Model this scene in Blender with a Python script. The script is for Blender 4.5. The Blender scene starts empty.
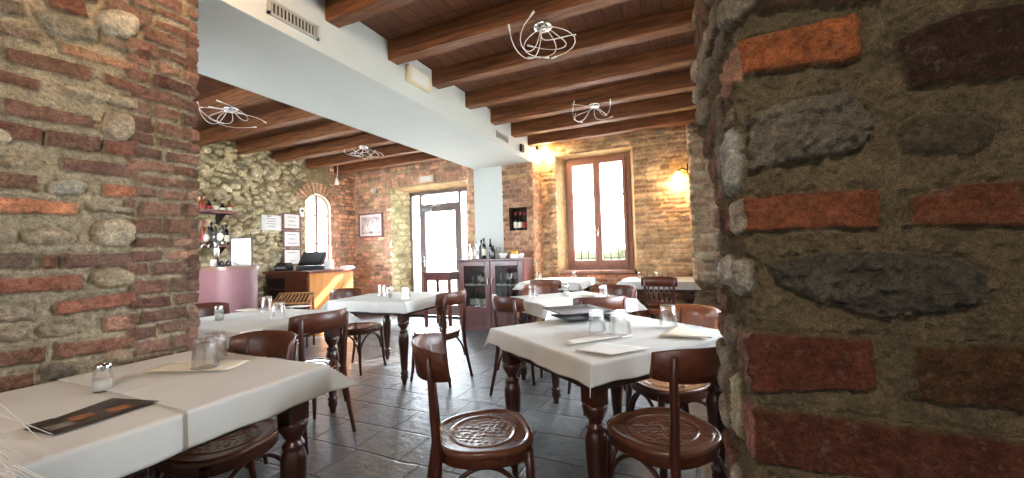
import bpy, bmesh, math, random
import numpy as np
from mathutils import Vector, Matrix
random.seed(7)
rng = np.random.default_rng(11)
S = bpy.context.scene
COL = S.collection
PI = math.pi

# ------------------------------------------------------------------ camera
YAW, PIT, ROL, FPX, EYE = math.radians(24.439), math.radians(1.805), math.radians(-1.712), 397.2, 1.2
def cam_rows():
    cy, sy = math.cos(YAW), math.sin(YAW)
    r = np.array([cy, sy, 0.]); f = np.array([-sy, cy, 0.]); u = np.array([0, 0, 1.])
    f2 = f*math.cos(PIT)+u*math.sin(PIT); u2 = u*math.cos(PIT)-f*math.sin(PIT)
    c, s = math.cos(ROL), math.sin(ROL)
    return np.stack([r*c+u2*s, u2*c-r*s, f2])
CR = cam_rows()
def ray(x, y): return CR.T @ np.array([(x-512)/FPX, (239-y)/FPX, 1.])
def on(axis, val, x, y):
    """point of the real plane axis=val seen at photo pixel x,y (measuring the photograph)"""
    c = np.array([0, 0, EYE]); d = ray(x, y)
    return c + d*((val-c[axis])/d[axis])
cd = bpy.data.cameras.new('camera'); cam = bpy.data.objects.new('camera', cd); COL.objects.link(cam)
cam.matrix_world = Matrix(((CR[0][0], CR[1][0], -CR[2][0], 0), (CR[0][1], CR[1][1], -CR[2][1], 0),
                           (CR[0][2], CR[1][2], -CR[2][2], EYE), (0, 0, 0, 1)))
cd.sensor_width = 36; cd.lens = FPX/1024*36; cd.clip_start = .02; cd.clip_end = 200
S.camera = cam

# ------------------------------------------------------------------ materials
def lin(c):
    return tuple(((v/255)/12.92 if v/255 <= .04045 else ((v/255+.055)/1.055)**2.4) for v in c)
class NT:
    def __init__(s, name):
        s.m = bpy.data.materials.new(name); s.m.use_nodes = True
        s.t = s.m.node_tree; s.b = s.t.nodes['Principled BSDF']; s.o = s.t.nodes['Material Output']
    def n(s, typ, **k):
        nd = s.t.nodes.new(typ)
        for a, v in k.items():
            if a in nd.inputs: nd.inputs[a].default_value = v
            else: setattr(nd, a, v)
        return nd
    def l(s, a, b): s.t.links.new(a, b)
    def coord(s, which='Object', scale=(1, 1, 1)):
        tc = s.n('ShaderNodeTexCoord'); mp = s.n('ShaderNodeMapping'); mp.inputs['Scale'].default_value = scale
        s.l(tc.outputs[which], mp.inputs['Vector']); return mp.outputs['Vector']
    def noise(s, vec, scale, detail=4, rough=.55):
        nd = s.n('ShaderNodeTexNoise'); nd.inputs['Scale'].default_value = scale; nd.inputs['Detail'].default_value = detail
        nd.inputs['Roughness'].default_value = rough
        s.l(vec, nd.inputs['Vector']); return nd.outputs['Fac']
    def ramp(s, fac, stops):
        nd = s.n('ShaderNodeValToRGB'); e = nd.color_ramp.elements
        e[0].position, e[0].color = stops[0][0], (*stops[0][1], 1); e[1].position, e[1].color = stops[-1][0], (*stops[-1][1], 1)
        for p, c in stops[1:-1]:
            q = e.new(p); q.color = (*c, 1)
        s.l(fac, nd.inputs['Fac']); return nd.outputs['Color']
    def bump(s, h, strength=.3, dist=.01, prev=None):
        nd = s.n('ShaderNodeBump'); nd.inputs['Strength'].default_value = strength; nd.inputs['Distance'].default_value = dist
        s.l(h, nd.inputs['Height'])
        if prev: s.l(prev, nd.inputs['Normal'])
        s.l(nd.outputs['Normal'], s.b.inputs['Normal']); return nd.outputs['Normal']
    def mul(s, a, b, f=1.):
        nd = s.n('ShaderNodeMix'); nd.data_type = 'RGBA'; nd.blend_type = 'MULTIPLY'; nd.inputs[0].default_value = f
        s.l(a, nd.inputs[6]); s.l(b, nd.inputs[7]); return nd.outputs[2]
def plain(name, col, rough=.5, metal=0, spec=.5, var=.12, nscale=8, bump=0, bscale=60, coat=0):
    t = NT(name); c = lin(col); v = t.coord()
    f = t.noise(v, nscale)
    t.l(t.ramp(f, [(.3, tuple(x*(1-var) for x in c)), (.7, tuple(min(1, x*(1+var)) for x in c))]), t.b.inputs['Base Color'])
    t.b.inputs['Roughness'].default_value = rough; t.b.inputs['Metallic'].default_value = metal
    t.b.inputs['Specular IOR Level'].default_value = spec; t.b.inputs['Coat Weight'].default_value = coat
    t.b.inputs['Coat Roughness'].default_value = .15
    if bump: t.bump(t.noise(v, bscale), bump, .004)
    return t.m
def wood(name, c1, c2, axis=0, rough=.35, scale=3., bump=.1, coat=0., stretch=12):
    t = NT(name); sc = [stretch]*3; sc[axis] = 1.
    v = t.coord('Object', sc); f = t.noise(v, scale, 6, .6)
    t.l(t.ramp(f, [(.3, lin(c1)), (.7, lin(c2))]), t.b.inputs['Base Color'])
    t.b.inputs['Roughness'].default_value = rough; t.b.inputs['Coat Weight'].default_value = coat
    t.b.inputs['Coat Roughness'].default_value = .2
    if bump: t.bump(f, bump, .004)
    return t.m
def masonry(name, gain=1., bump=.5, scale=60, rough=.9, spec=.2, speck=.5, fine=4., amp=1.):
    t = NT(name); a = t.n('ShaderNodeAttribute'); a.attribute_name = 'Col'
    v = t.coord(); f1 = t.noise(v, scale, 8, .72); f2 = t.noise(v, scale*.2, 5, .65); f3 = t.noise(v, scale*fine, 4, .7)
    g = lambda x: (x*gain,)*3
    c = t.mul(a.outputs['Color'], t.ramp(f1, [(.34, g(1-.34*amp)), (.5, g(1.0)), (.66, g(1+.32*amp))]))
    c = t.mul(c, t.ramp(f2, [(.3, (.72, .71, .69)), (.7, (1.25, 1.24, 1.22))])); c = t.mul(c, t.ramp(f3, [(.36, (1-.26*amp,)*3), (.64, (1+.25*amp,)*3)]))
    if speck:   # lime and salt bloom on the old bricks
        f4 = t.noise(v, scale*.45, 8, .78); mx = t.n('ShaderNodeMix'); mx.data_type = 'RGBA'
        th = t.ramp(f4, [(.56, (0, 0, 0)), (.64, (speck,)*3)]); t.l(th, mx.inputs[0]); t.l(c, mx.inputs[6]); mx.inputs[7].default_value = (*lin((172, 154, 132)), 1); c = mx.outputs[2]
    t.l(c, t.b.inputs['Base Color']); t.b.inputs['Roughness'].default_value = rough; t.b.inputs['Specular IOR Level'].default_value = spec
    n1 = t.bump(f3, bump*.7, .003); t.bump(f1, bump, .008, n1)
    return t.m
def glass(name, col=(1, 1, 1), trans=.5, rough=.02, ior=1.45):
    t = NT(name); gl = t.n('ShaderNodeBsdfGlass'); gl.inputs['Color'].default_value = (*col, 1); gl.inputs['Roughness'].default_value = rough
    gl.inputs['IOR'].default_value = ior
    tr = t.n('ShaderNodeBsdfTransparent'); tr.inputs['Color'].default_value = (*col, 1); mx = t.n('ShaderNodeMixShader'); mx.inputs[0].default_value = trans
    t.l(gl.outputs[0], mx.inputs[1]); t.l(tr.outputs[0], mx.inputs[2]); t.l(mx.outputs[0], t.o.inputs['Surface'])
    return t.m
def pane_mat(name, tint=(.97, .98, 1), refl=.06):
    t = NT(name); gl = t.n('ShaderNodeBsdfGlossy'); gl.inputs['Roughness'].default_value = .03
    tr = t.n('ShaderNodeBsdfTransparent'); tr.inputs['Color'].default_value = (*tint, 1)
    mx = t.n('ShaderNodeMixShader'); mx.inputs[0].default_value = refl
    t.l(tr.outputs[0], mx.inputs[1]); t.l(gl.outputs[0], mx.inputs[2]); t.l(mx.outputs[0], t.o.inputs['Surface']); return t.m
def emis(name, col, st):
    t = NT(name); t.b.inputs['Emission Color'].default_value = (*lin(col), 1); t.b.inputs['Emission Strength'].default_value = st
    t.b.inputs['Base Color'].default_value = (*lin(col), 1); return t.m
def curtain_mat():
    t = NT('sheer_voile'); d = t.n('ShaderNodeBsdfTranslucent'); d.inputs['Color'].default_value = (.9, .9, .88, 1)
    tr = t.n('ShaderNodeBsdfTransparent'); mx = t.n('ShaderNodeMixShader'); mx.inputs[0].default_value = .45
    d2 = t.n('ShaderNodeBsdfDiffuse'); d2.inputs['Color'].default_value = (.85, .85, .83, 1); m2 = t.n('ShaderNodeMixShader'); m2.inputs[0].default_value = .3
    t.l(d.outputs[0], m2.inputs[1]); t.l(d2.outputs[0], m2.inputs[2])
    t.l(m2.outputs[0], mx.inputs[1]); t.l(tr.outputs[0], mx.inputs[2]); t.l(mx.outputs[0], t.o.inputs['Surface']); return t.m

def floor_mat():
    t = NT('slate_tiles'); v = t.coord('Object')
    nz = t.n('ShaderNodeTexNoise'); nz.inputs['Scale'].default_value = 3.; nz.inputs['Detail'].default_value = 3; t.l(v, nz.inputs['Vector'])
    mixv = t.n('ShaderNodeMix'); mixv.data_type = 'VECTOR'; mixv.inputs[0].default_value = .045
    t.l(v, mixv.inputs[4]); t.l(nz.outputs['Color'], mixv.inputs[5])
    br = t.n('ShaderNodeTexBrick'); br.offset = .42; br.offset_frequency = 2; br.squash = .75; br.squash_frequency = 3
    br.inputs['Scale'].default_value = 1; br.inputs['Mortar Size'].default_value = .010; br.inputs['Mortar Smooth'].default_value = .6
    br.inputs['Brick Width'].default_value = .46; br.inputs['Row Height'].default_value = .30; br.inputs['Bias'].default_value = 0
    br.inputs['Color1'].default_value = (*lin((84, 88, 92)), 1); br.inputs['Color2'].default_value = (*lin((112, 114, 114)), 1); br.inputs['Mortar'].default_value = (*lin((62, 60, 58)), 1)
    t.l(mixv.outputs[1], br.inputs['Vector'])
    f1 = t.noise(v, 14, 8, .65); f2 = t.noise(v, 1.1, 3)
    c = t.mul(br.outputs['Color'], t.ramp(f1, [(.3, (.65, .65, .66)), (.7, (1.3, 1.3, 1.28))]))
    c = t.mul(c, t.ramp(f2, [(.34, (1.03, .97, .92)), (.56, (.88, .97, 1.04))]))
    t.l(c, t.b.inputs['Base Color'])
    r = t.n('ShaderNodeMapRange'); r.inputs[3].default_value = .2; r.inputs[4].default_value = .42; t.b.inputs['Specular IOR Level'].default_value = .75; t.l(f1, r.inputs[0]); t.l(r.outputs[0], t.b.inputs['Roughness'])
    n1 = t.bump(f1, .8, .014)
    inv = t.n('ShaderNodeMath'); inv.operation = 'SUBTRACT'; inv.inputs[0].default_value = 1; t.l(br.outputs['Fac'], inv.inputs[1])
    t.bump(inv.outputs[0], 1., .012, n1)
    return t.m

M = dict(
    floor=floor_mat(),
    near_left=masonry('left_pillar_masonry', 1.15, 1., 70, speck=.45, amp=1.1), near_right=masonry('right_pillar_masonry', 1.0, 1.1, 110, speck=.35, amp=1.1),
    far=masonry('far_masonry', 1.0, .3, 22, speck=.15, fine=3, amp=.6), stone=masonry('cobble_masonry', 1.05, .4, 26, speck=0, fine=3),
    plaster=plain('white_plaster', (204, 210, 208), .85, var=.02, nscale=3, bump=.05, bscale=40),
    beam=wood('beam_wood', (74, 41, 23), (152, 96, 55), 0, .6, 2.6, .8, stretch=16),
    plank=None,
    walnut=wood('dark_walnut', (50, 22, 14), (82, 40, 25), 2, .36, 4, .05, .2),
    walnut_h=wood('walnut_rail', (62, 28, 17), (98, 50, 30), 0, .42, 4, .08, .12),
    seat=plain('pressed_seat_wood', (104, 66, 48), .24, var=.25, nscale=10, coat=.45),
    orange_or_lit_wood=wood('honey_or_lit_wood', (120, 62, 32), (165, 96, 52), 0, .35, 4, .05, .3),  # slat chair's seat colour; on one walnut backrest it is painted window light
    tablewood=wood('table_wood', (44, 20, 14), (70, 33, 22), 2, .3, 4, .06, .4),
    cloth=plain('ivory_cloth', (208, 209, 205), .75, var=.04, nscale=4, bump=.55, bscale=11),
    napkin=plain('paper_napkin', (226, 220, 200), .9, var=.03, bump=.1),
    white=plain('white_paper', (238, 238, 234), .8, var=.02),
    glass=glass('clear_glass', (.985, .99, .985), .6), pane=pane_mat('window_glass'),
    cabglass=pane_mat('cabinet_glass', (.8, .82, .82), .12),
    chrome=plain('chrome', (215, 215, 215), .15, 1, var=.03), steel=plain('brushed_steel', (150, 152, 155), .35, 1, var=.05),
    white_wire=plain('white_wire', (235, 230, 228), .35, .3, var=.03),
    winframe=wood('window_frame_wood', (124, 82, 64), (154, 106, 86), 2, .45, 4, .1),
    doorframe=plain('grey_brown_paint', (112, 98, 92), .45, var=.06),
    mahogany=wood('cabinet_mahogany', (74, 29, 25), (100, 45, 38), 2, .35, 4, .06, .3),
    desk=wood('desk_cherry', (100, 46, 32), (132, 66, 44), 0, .35, 3, .06, .3),
    desk_sun_tint=wood('desk_side_sun_tint', (206, 132, 62), (232, 160, 84), 2, .4, 3, .06, .2),  # brighter copy of the desk wood, sunlight from the door painted in
    pink=plain('mauve_paint', (146, 104, 108), .55, var=.03), bartop=plain('bar_top', (140, 104, 88), .3, var=.1),
    black=plain('black_plastic', (28, 28, 30), .4, var=.1), dark=plain('shelf_shade', (36, 26, 24), .8),
    slateplate=plain('dark_slate_plate', (50, 50, 52), .55, var=.12, spec=.3), cream=plain('cream_plastic', (222, 214, 184), .5, var=.02),
    ventgrey=plain('vent_grey', (172, 174, 172), .5, var=.04), iron=plain('black_iron', (34, 32, 32), .5, .6),
    lampglow=emis('lamp_glow', (255, 205, 110), 4), salt=plain('salt', (236, 234, 228), .9),
    curtain=curtain_mat(), hair=plain('white_hair', (226, 220, 208), .4, var=.1), skin=plain('skin', (205, 160, 135), .55, var=.05),
    shirt=plain('grey_knit', (120, 118, 120), .9, bump=.3, bscale=120),
    ground=plain('pale_paving', (200, 198, 190), .9, bump=.2, bscale=20), hedge=plain('hedge_leaf', (50, 52, 20), .8, var=.5, nscale=20, bump=.5, bscale=40),
    wine=plain('dark_bottle_glass', (30, 34, 26), .12, var=.2, coat=.5), red=plain('red_label', (170, 40, 40), .5), label=plain('cream_label', (230, 224, 205), .7),
    clearb=glass('bottle_clear', (.9, .95, .95), .5), frame_br=plain('frame_mauve_wood', (140, 92, 90), .5), spirit=plain('amber_spirit', (150, 80, 40), .15, var=.2, coat=.5),
    wicker=wood('wicker', (120, 80, 45), (175, 125, 75), 0, .7, 8, .4), car=plain('blue_car_paint', (60, 110, 190), .3, coat=.6), ceramic=plain('white_ceramic', (235, 235, 232), .25, var=.02),
    yellow=plain('yellow_paper', (235, 190, 70), .6),
)
def plank_mat():
    t = NT('ceiling_planks'); v = t.coord('Object')
    br = t.n('ShaderNodeTexBrick'); br.inputs['Scale'].default_value = 1; br.inputs['Brick Width'].default_value = .14; br.inputs['Row Height'].default_value = 1.24
    br.inputs['Mortar Size'].default_value = .004; br.offset = .0
    br.inputs['Color1'].default_value = (*lin((100, 60, 39)), 1); br.inputs['Color2'].default_value = (*lin((124, 78, 49)), 1); br.inputs['Mortar'].default_value = (*lin((50, 28, 18)), 1)
    t.l(v, br.inputs['Vector'])
    mp = t.n('ShaderNodeMapping'); mp.inputs['Scale'].default_value = (14, 1.5, 1); t.l(v, mp.inputs['Vector'])
    f = t.noise(mp.outputs[0], 3, 6, .6)
    t.l(t.mul(br.outputs['Color'], t.ramp(f, [(.3, (.7, .7, .7)), (.7, (1.25, 1.25, 1.25))])), t.b.inputs['Base Color'])
    t.b.inputs['Roughness'].default_value = .65; t.bump(f, .4, .004); return t.m
M['plank'] = plank_mat()
def art_mat(name, cols, scale=14, stretch=(1, 1, 1), rough=.4):
    t = NT(name); v = t.coord('Object', stretch); f = t.noise(v, scale, 5, .6)
    n = len(cols); t.l(t.ramp(f, [(.3+.4*i/(n-1), lin(c)) for i, c in enumerate(cols)]), t.b.inputs['Base Color']); t.b.inputs['Roughness'].default_value = rough; return t.m
M['menu'] = art_mat('menu_print', [(20, 18, 17), (34, 30, 27), (58, 46, 38), (30, 27, 25)], 22)
M['foodphoto'] = art_mat('food_photo', [(40, 26, 18), (170, 104, 52), (96, 54, 30)], 40); M['palephoto'] = art_mat('pale_photo', [(70, 64, 60), (150, 140, 128)], 40)
M['print'] = art_mat('sepia_print', [(90, 80, 90), (205, 190, 190), (230, 215, 212)], 9)

# ------------------------------------------------------------------ mesh helpers
class MB:
    def __init__(s): s.bm = bmesh.new(); s.mi = 0
    def _new(s, vs, fs):
        vv = [s.bm.verts.new(v) for v in vs]; out = []
        for f in fs:
            try:
                q = s.bm.faces.new([vv[i] for i in f]); q.material_index = s.mi; out.append(q)
            except ValueError: pass
        return vv, out
    def box(s, x0, y0, z0, x1, y1, z1, bev=0, mat=None, seg=2):
        vs = [(x, y, z) for z in (z0, z1) for y in (y0, y1) for x in (x0, x1)]
        if mat is not None: vs = [mat @ Vector(v) for v in vs]
        vv, ff = s._new(vs, [(0, 2, 3, 1), (4, 5, 7, 6), (0, 1, 5, 4), (2, 6, 7, 3), (0, 4, 6, 2), (1, 3, 7, 5)])
        if bev:
            es = list({e for f in ff for e in f.edges})
            r = bmesh.ops.bevel(s.bm, geom=es, offset=bev, segments=seg, affect='EDGES', profile=.5)
            for f in r['faces']: f.material_index = s.mi
        return s
    def lathe(s, prof, n=20, c=(0, 0, 0), axis=2, close=True):
        rings = []
        for r, z in prof:
            ring = []
            for i in range(n):
                a = 2*PI*i/n; p = [r*math.cos(a), r*math.sin(a), z]
                if axis == 0: p = [p[2], p[0], p[1]]
                if axis == 1: p = [p[0], p[2], p[1]]
                ring.append(s.bm.verts.new((p[0]+c[0], p[1]+c[1], p[2]+c[2])))
            rings.append(ring)
        for a, b in zip(rings, rings[1:]):
            for i in range(n):
                f = s.bm.faces.new((a[i], a[(i+1) % n], b[(i+1) % n], b[i])); f.material_index = s.mi; f.smooth = True
        if close:
            for rg in (rings[0][::-1], rings[-1]):
                f = s.bm.faces.new(rg); f.material_index = s.mi
        return s
    def tube(s, pts, r, n=8, cap=True, flat=1.):
        pts = [Vector(p) for p in pts]; rs = r if isinstance(r, (list, tuple)) else [r]*len(pts); rings = []
        t0 = (pts[1]-pts[0]).normalized(); up = Vector((0, 0, 1)) if abs(t0.z) < .9 else Vector((1, 0, 0))
        nx = t0.cross(up).normalized()
        for i, p in enumerate(pts):
            t = (pts[min(i+1, len(pts)-1)]-pts[max(i-1, 0)]).normalized()
            nx = (nx - t*nx.dot(t)).normalized(); ny = t.cross(nx)
            rings.append([s.bm.verts.new(p+nx*math.cos(2*PI*k/n)*rs[i]+ny*math.sin(2*PI*k/n)*rs[i]*flat) for k in range(n)])
        for a, b in zip(rings, rings[1:]):
            for i in range(n):
                f = s.bm.faces.new((a[i], a[(i+1) % n], b[(i+1) % n], b[i])); f.material_index = s.mi; f.smooth = True
        if cap:
            for rg in (rings[0][::-1], rings[-1]):
                f = s.bm.faces.new(rg); f.material_index = s.mi
        return s
    def prism(s, poly, off, mat=None):
        n = len(poly); a = [Vector(p) for p in poly]; b = [p+Vector(off) for p in a]
        s._new(a+b, [tuple(range(n))[::-1], tuple(range(n, 2*n))]+[(i, (i+1) % n, n+(i+1) % n, n+i) for i in range(n)]); return s
    def grid(s, P, closed_u=False, smooth=True):
        """P: array [nu][nv] of points"""
        R = [[s.bm.verts.new(p) for p in row] for row in P]; nu = len(R)
        for i in range(nu if closed_u else nu-1):
            for j in range(len(R[0])-1):
                f = s.bm.faces.new((R[i][j], R[(i+1) % nu][j], R[(i+1) % nu][j+1], R[i][j+1])); f.material_index = s.mi; f.smooth = smooth
        return R
    def obj(s, name, mats, parent=None, loc=None, recalc=True):
        if recalc: bmesh.ops.recalc_face_normals(s.bm, faces=s.bm.faces)
        me = bpy.data.meshes.new(name); s.bm.to_mesh(me); s.bm.free()
        for m in (mats if isinstance(mats, (list, tuple)) else [mats]): me.materials.append(M[m] if isinstance(m, str) else m)
        o = bpy.data.objects.new(name, me); COL.objects.link(o)
        if parent is not None: o.parent = parent
        if loc is not None: o.location = loc
        return o
def tag(o, label, cat, group=None, kind=None):
    if label: o['label'] = label
    if cat: o['category'] = cat
    if group: o['group'] = group
    if kind: o['kind'] = kind
    return o
def thing(name, label, cat, loc=(0, 0, 0), rz=0., group=None):
    o = bpy.data.objects.new(name, None); COL.objects.link(o); o.location = loc; o.rotation_euler = (0, 0, rz); o.empty_display_size = .1
    return tag(o, label, cat, group)
def struct(o, label=None): 
    o['kind'] = 'structure'
    if label: o['label'] = label
    return o
def dup(root, loc, rz=0., label=None, group=None, scale=None):
    r = root.copy(); COL.objects.link(r); r.location = loc; r.rotation_euler = (0, 0, rz)
    if scale: r.scale = scale
    if label: r['label'] = label
    if group: r['group'] = group
    for ch in KIDS.get(root.name, []):
        c = ch.copy(); COL.objects.link(c); c.parent = r
        for g in KIDS.get(ch.name, []):
            d = g.copy(); COL.objects.link(d); d.parent = c
    return r
class _K:
    def get(self, name, d=None):
        o = bpy.data.objects[name]; return [c for c in o.children]
KIDS = _K()
def smooth_all(o):
    for p in o.data.polygons: p.use_smooth = True
    return o

# ------------------------------------------------------------------ numpy noise and masonry relief
def vnoise(x, y, seed):
    r = np.random.default_rng(seed); T = r.random((256, 256))
    xi = np.floor(x).astype(int); yi = np.floor(y).astype(int); fx = x-xi; fy = y-yi
    fx = fx*fx*(3-2*fx); fy = fy*fy*(3-2*fy)
    g = lambda a, b: T[a % 256, b % 256]
    return (g(xi, yi)*(1-fx)+g(xi+1, yi)*fx)*(1-fy)+(g(xi, yi+1)*(1-fx)+g(xi+1, yi+1)*fx)*fy
def fbm(x, y, seed, oct=4):
    a, t, n = 1., 0., 0.
    for i in range(oct):
        t = t+a*(vnoise(x*2**i, y*2**i, seed+i)-.5); n += a; a *= .55
    return t/n*2
def sd_poly(px, py, poly):
    d = np.full(px.shape, 1e9); inside = np.zeros(px.shape, bool); n = len(poly)
    for i in range(n):
        ax, ay = poly[i]; bx, by = poly[(i+1) % n]
        ex, ey = bx-ax, by-ay; wx, wy = px-ax, py-ay
        t = np.clip((wx*ex+wy*ey)/(ex*ex+ey*ey+1e-12), 0, 1)
        d = np.minimum(d, (wx-ex*t)**2+(wy-ey*t)**2)
        c = ((ay <= py) & (by > py)) | ((by <= py) & (ay > py))
        xs = ax+(py-ay)/(by-ay+1e-12*(1 if by >= ay else -1))*ex
        inside ^= c & (px < xs)
    d = np.sqrt(d); return np.where(inside, -d, d)
def ell(cx, cy, rx, ry, rot=0., n=18, p=2.3):
    o = []
    for i in range(n):
        a = 2*PI*i/n; c, s = math.cos(a), math.sin(a)
        x = rx*math.copysign(abs(c)**(2/p), c); y = ry*math.copysign(abs(s)**(2/p), s)
        o.append((cx+x*math.cos(rot)-y*math.sin(rot), cy+x*math.sin(rot)+y*math.cos(rot)))
    return o
def relief(name, us, vs, place, elems, base, mat, seed=1, wob=.006, wobf=30., mort=.004, hole=None, extra=None, rnd=.02, lift=None):
    """us,vs: 1-d coordinates; place(U,V,H)->xyz arrays; elems: (poly,color,height,round,roughness)"""
    U, V = np.meshgrid(us, vs, indexing='ij')
    n1 = fbm(U*wobf, V*wobf, seed, 3); n2 = fbm(U*wobf+91, V*wobf+17, seed+9, 3)
    Uw, Vw = U+n1*wob, V+n2*wob
    rough = fbm(U*wobf*2.2, V*wobf*2.2, seed+20, 4)
    big = fbm(U*3, V*3, seed+33, 3)
    H = mort*rough*1.5+mort*big
    C = np.empty(U.shape+(3,)); bc = np.array(lin(base)); C[:] = bc*(1+.25*big[..., None]+.2*rough[..., None])
    best = H.copy(); gd = {'near_left': .010, 'near_right': .011, 'far': .003}.get(mat, .0); gw = {'near_left': .012, 'near_right': .009}.get(mat, .02)
    for e in elems:
        poly, col, ht, rd, rg = e
        xs = [p[0] for p in poly]; ys = [p[1] for p in poly]; m = .03
        i0, i1 = np.searchsorted(us, min(xs)-m), np.searchsorted(us, max(xs)+m); j0, j1 = np.searchsorted(vs, min(ys)-m), np.searchsorted(vs, max(ys)+m)
        if i1-i0 < 1 or j1-j0 < 1: continue
        sl = (slice(i0, i1), slice(j0, j1))
        sd = -sd_poly(Uw[sl], Vw[sl], poly); t = np.clip(sd/rd, 0, 1)
        prof = np.sqrt(np.clip(1-(1-t)**2, 0, 1))
        h = ht*prof+rg*rough[sl]*(t > 0)+rg*.8*n1[sl]*(t > 0)-(t <= 0)*9
        k = (sd > 0)&(h > best[sl]-.004)
        b = best[sl]
        if gd: k2 = (sd <= 0)&(sd > -gw)&(b < .006); b[k2] -= (gd*(1+sd/gw)*(.7+.6*n2[sl]))[k2]; b[:] = np.maximum(b, -.02)
        b[k] = h[k]; best[sl] = b
        c = C[sl]; cc = np.array(lin(col)); w = np.clip(sd/.004, 0, 1)[..., None]
        cn = cc*(1+.35*rough[sl][..., None]+.25*n2[sl][..., None])
        c[k] = (c*(1-w)+cn*w)[k]; C[sl] = c
    P = place(U, V, best)
    P = np.stack(P, -1).reshape(-1, 3); nu, nv = U.shape
    idx = np.arange(nu*nv).reshape(nu, nv)
    q = np.stack([idx[:-1, :-1], idx[1:, :-1], idx[1:, 1:], idx[:-1, 1:]], -1).reshape(-1, 4)
    if hole is not None:
        uc = (U[:-1, :-1]+U[1:, 1:])/2; vc = (V[:-1, :-1]+V[1:, 1:])/2
        q = q[~hole(uc, vc).reshape(-1)]
    ds = {'near_left': .42, 'near_right': .14, 'far': .12}.get(mat, 0); lum = C@np.array([.3, .59, .11]); C = C*(1-ds)+lum[..., None]*ds*np.array([1.1, 1.01, .82])
    C = np.clip(C, .003, 1).reshape(-1, 3)
    verts = P.tolist(); faces = q.tolist(); cols = C.tolist()
    if extra:
        for (vv, ff, col) in extra:
            k = len(verts); verts += [list(map(float, v)) for v in vv]; faces += [[i+k for i in f] for f in ff]; cols += [list(lin(col))]*len(vv)
    me = bpy.data.meshes.new(name); me.from_pydata(verts, [], faces); me.update()
    at = me.attributes.new('Col', 'FLOAT_COLOR', 'POINT')
    at.data.foreach_set('color', np.concatenate([np.array(cols), np.ones((len(cols), 1))], 1).astype(np.float32).ravel())
    me.materials.append(M[mat]); me.polygons.foreach_set('use_smooth', [True]*len(me.polygons))
    o = bpy.data.objects.new(name, me); COL.objects.link(o); return struct(o)
def quad(u0, v0, u1, v1, j=0.):
    r = lambda: random.uniform(-j, j)
    return [(u0+r(), v0+r()), (u1+r(), v0+r()), (u1+r(), v1+r()), (u0+r(), v1+r())]
def courses(u0, u1, v0, v1, ch, lr, mort, pal, stone=0., ht=.012, skip=None, stonepal=None, jit=.006):
    out = []; v = v0
    while v < v1-.01:
        h = ch*random.uniform(.85, 1.2); u = u0-random.uniform(0, lr[1]*.7)
        while u < u1:
            l = random.uniform(*lr); a, b = max(u, u0-.05), min(u+l-mort, u1+.05)
            if b-a > .025 and not (skip and skip((a+b)/2, v+h/2)):
                c = random.choice(pal); k = random.uniform(.8, 1.15); c = tuple(min(255, x*k) for x in c)
                if random.random() < stone:
                    c = random.choice(stonepal or pal); out.append((ell((a+b)/2, v+h/2, (b-a)/2, (h-mort*.5)/2, random.uniform(-.1, .1)), c, ht*1.7, .022, .004))
                else: out.append((quad(a, v, b, v+h-mort, jit), c, ht*random.uniform(.6, 1.3), .010, .004))
            u += l
        v += h
    return out
RB = [(142, 92, 78), (130, 80, 68), (150, 100, 82), (122, 80, 70), (140, 100, 84), (158, 104, 80)]
TAN = [(194, 165, 128), (180, 150, 114), (207, 178, 139), (169, 136, 106), (196, 161, 121), (165, 134, 108)]
ORB = [(224, 169, 138), (212, 156, 129), (201, 149, 127), (231, 179, 147), (208, 165, 138), (192, 151, 131)]
STN = [(206, 194, 160), (190, 178, 146), (216, 206, 178), (178, 166, 136), (198, 184, 148), (168, 160, 136)]

# ------------------------------------------------------------------ shell geometry numbers
XL, XR, YF, ZC = -6.4, .6, 6.2, 3.0          # far-left wall, right wall of the dining room, far wall, plank height
XS0, XS1, ZS = -3.31, -2.26, 2.6             # soffit / arcade line
YP = 1.15                                    # end of the left pillar

# floor
b = MB(); b.grid([[(x, y, 0) for y in np.linspace(-3.2, 6.5, 12)] for x in np.linspace(-6.6, 2.4, 12)], smooth=False)
b.box(-6.6, -3.2, -.2, 2.4, 6.5, -.02); struct(b.obj('floor', 'floor'), 'dark slate tiled floor')
# plank ceiling and joists
b = MB(); b.box(-6.6, -3.2, ZC, 2.4, 6.6, ZC+.1); struct(b.obj('ceiling', 'plank'), 'wooden plank ceiling')
for k in range(-8, 7):
    y0 = 1.95+.62*k
    for (x0, x1) in ((XL-.05, XS0+.1), (XS1-.1, 2.3 if y0 < 1.2 else XR+.1)):
        if x0 < -5 and y0 < 1.: continue
        b = MB(); w = .12+random.uniform(-.01, .012); dz = random.uniform(-.012, .008)
        n = 24; ring = []
        for i in range(n+1):
            x = x0+(x1-x0)*i/n; j = lambda: random.uniform(-.004, .004)
            ring.append([(x, y0+j(), ZC+.02), (x, y0+j(), ZC-.152+dz+j()), (x, y0+.008+j(), ZC-.16+dz+j()), (x, y0+w-.008+j(), ZC-.16+dz+j()), (x, y0+w+j(), ZC-.152+dz+j()), (x, y0+w+j(), ZC+.02)])
        b.grid(ring, smooth=False); struct(b.obj('ceiling_beam', 'beam'), 'rough sawn brown timber joist')

# plaster soffit (dropped beam between the two rooms) and the lintel head over it
b = MB(); b.box(XS0, YP-.6, ZS, XS1, YF+.02, ZC+.02, .004); struct(b.obj('ceiling_soffit', 'plaster'), 'white plastered dropped beam')

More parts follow.
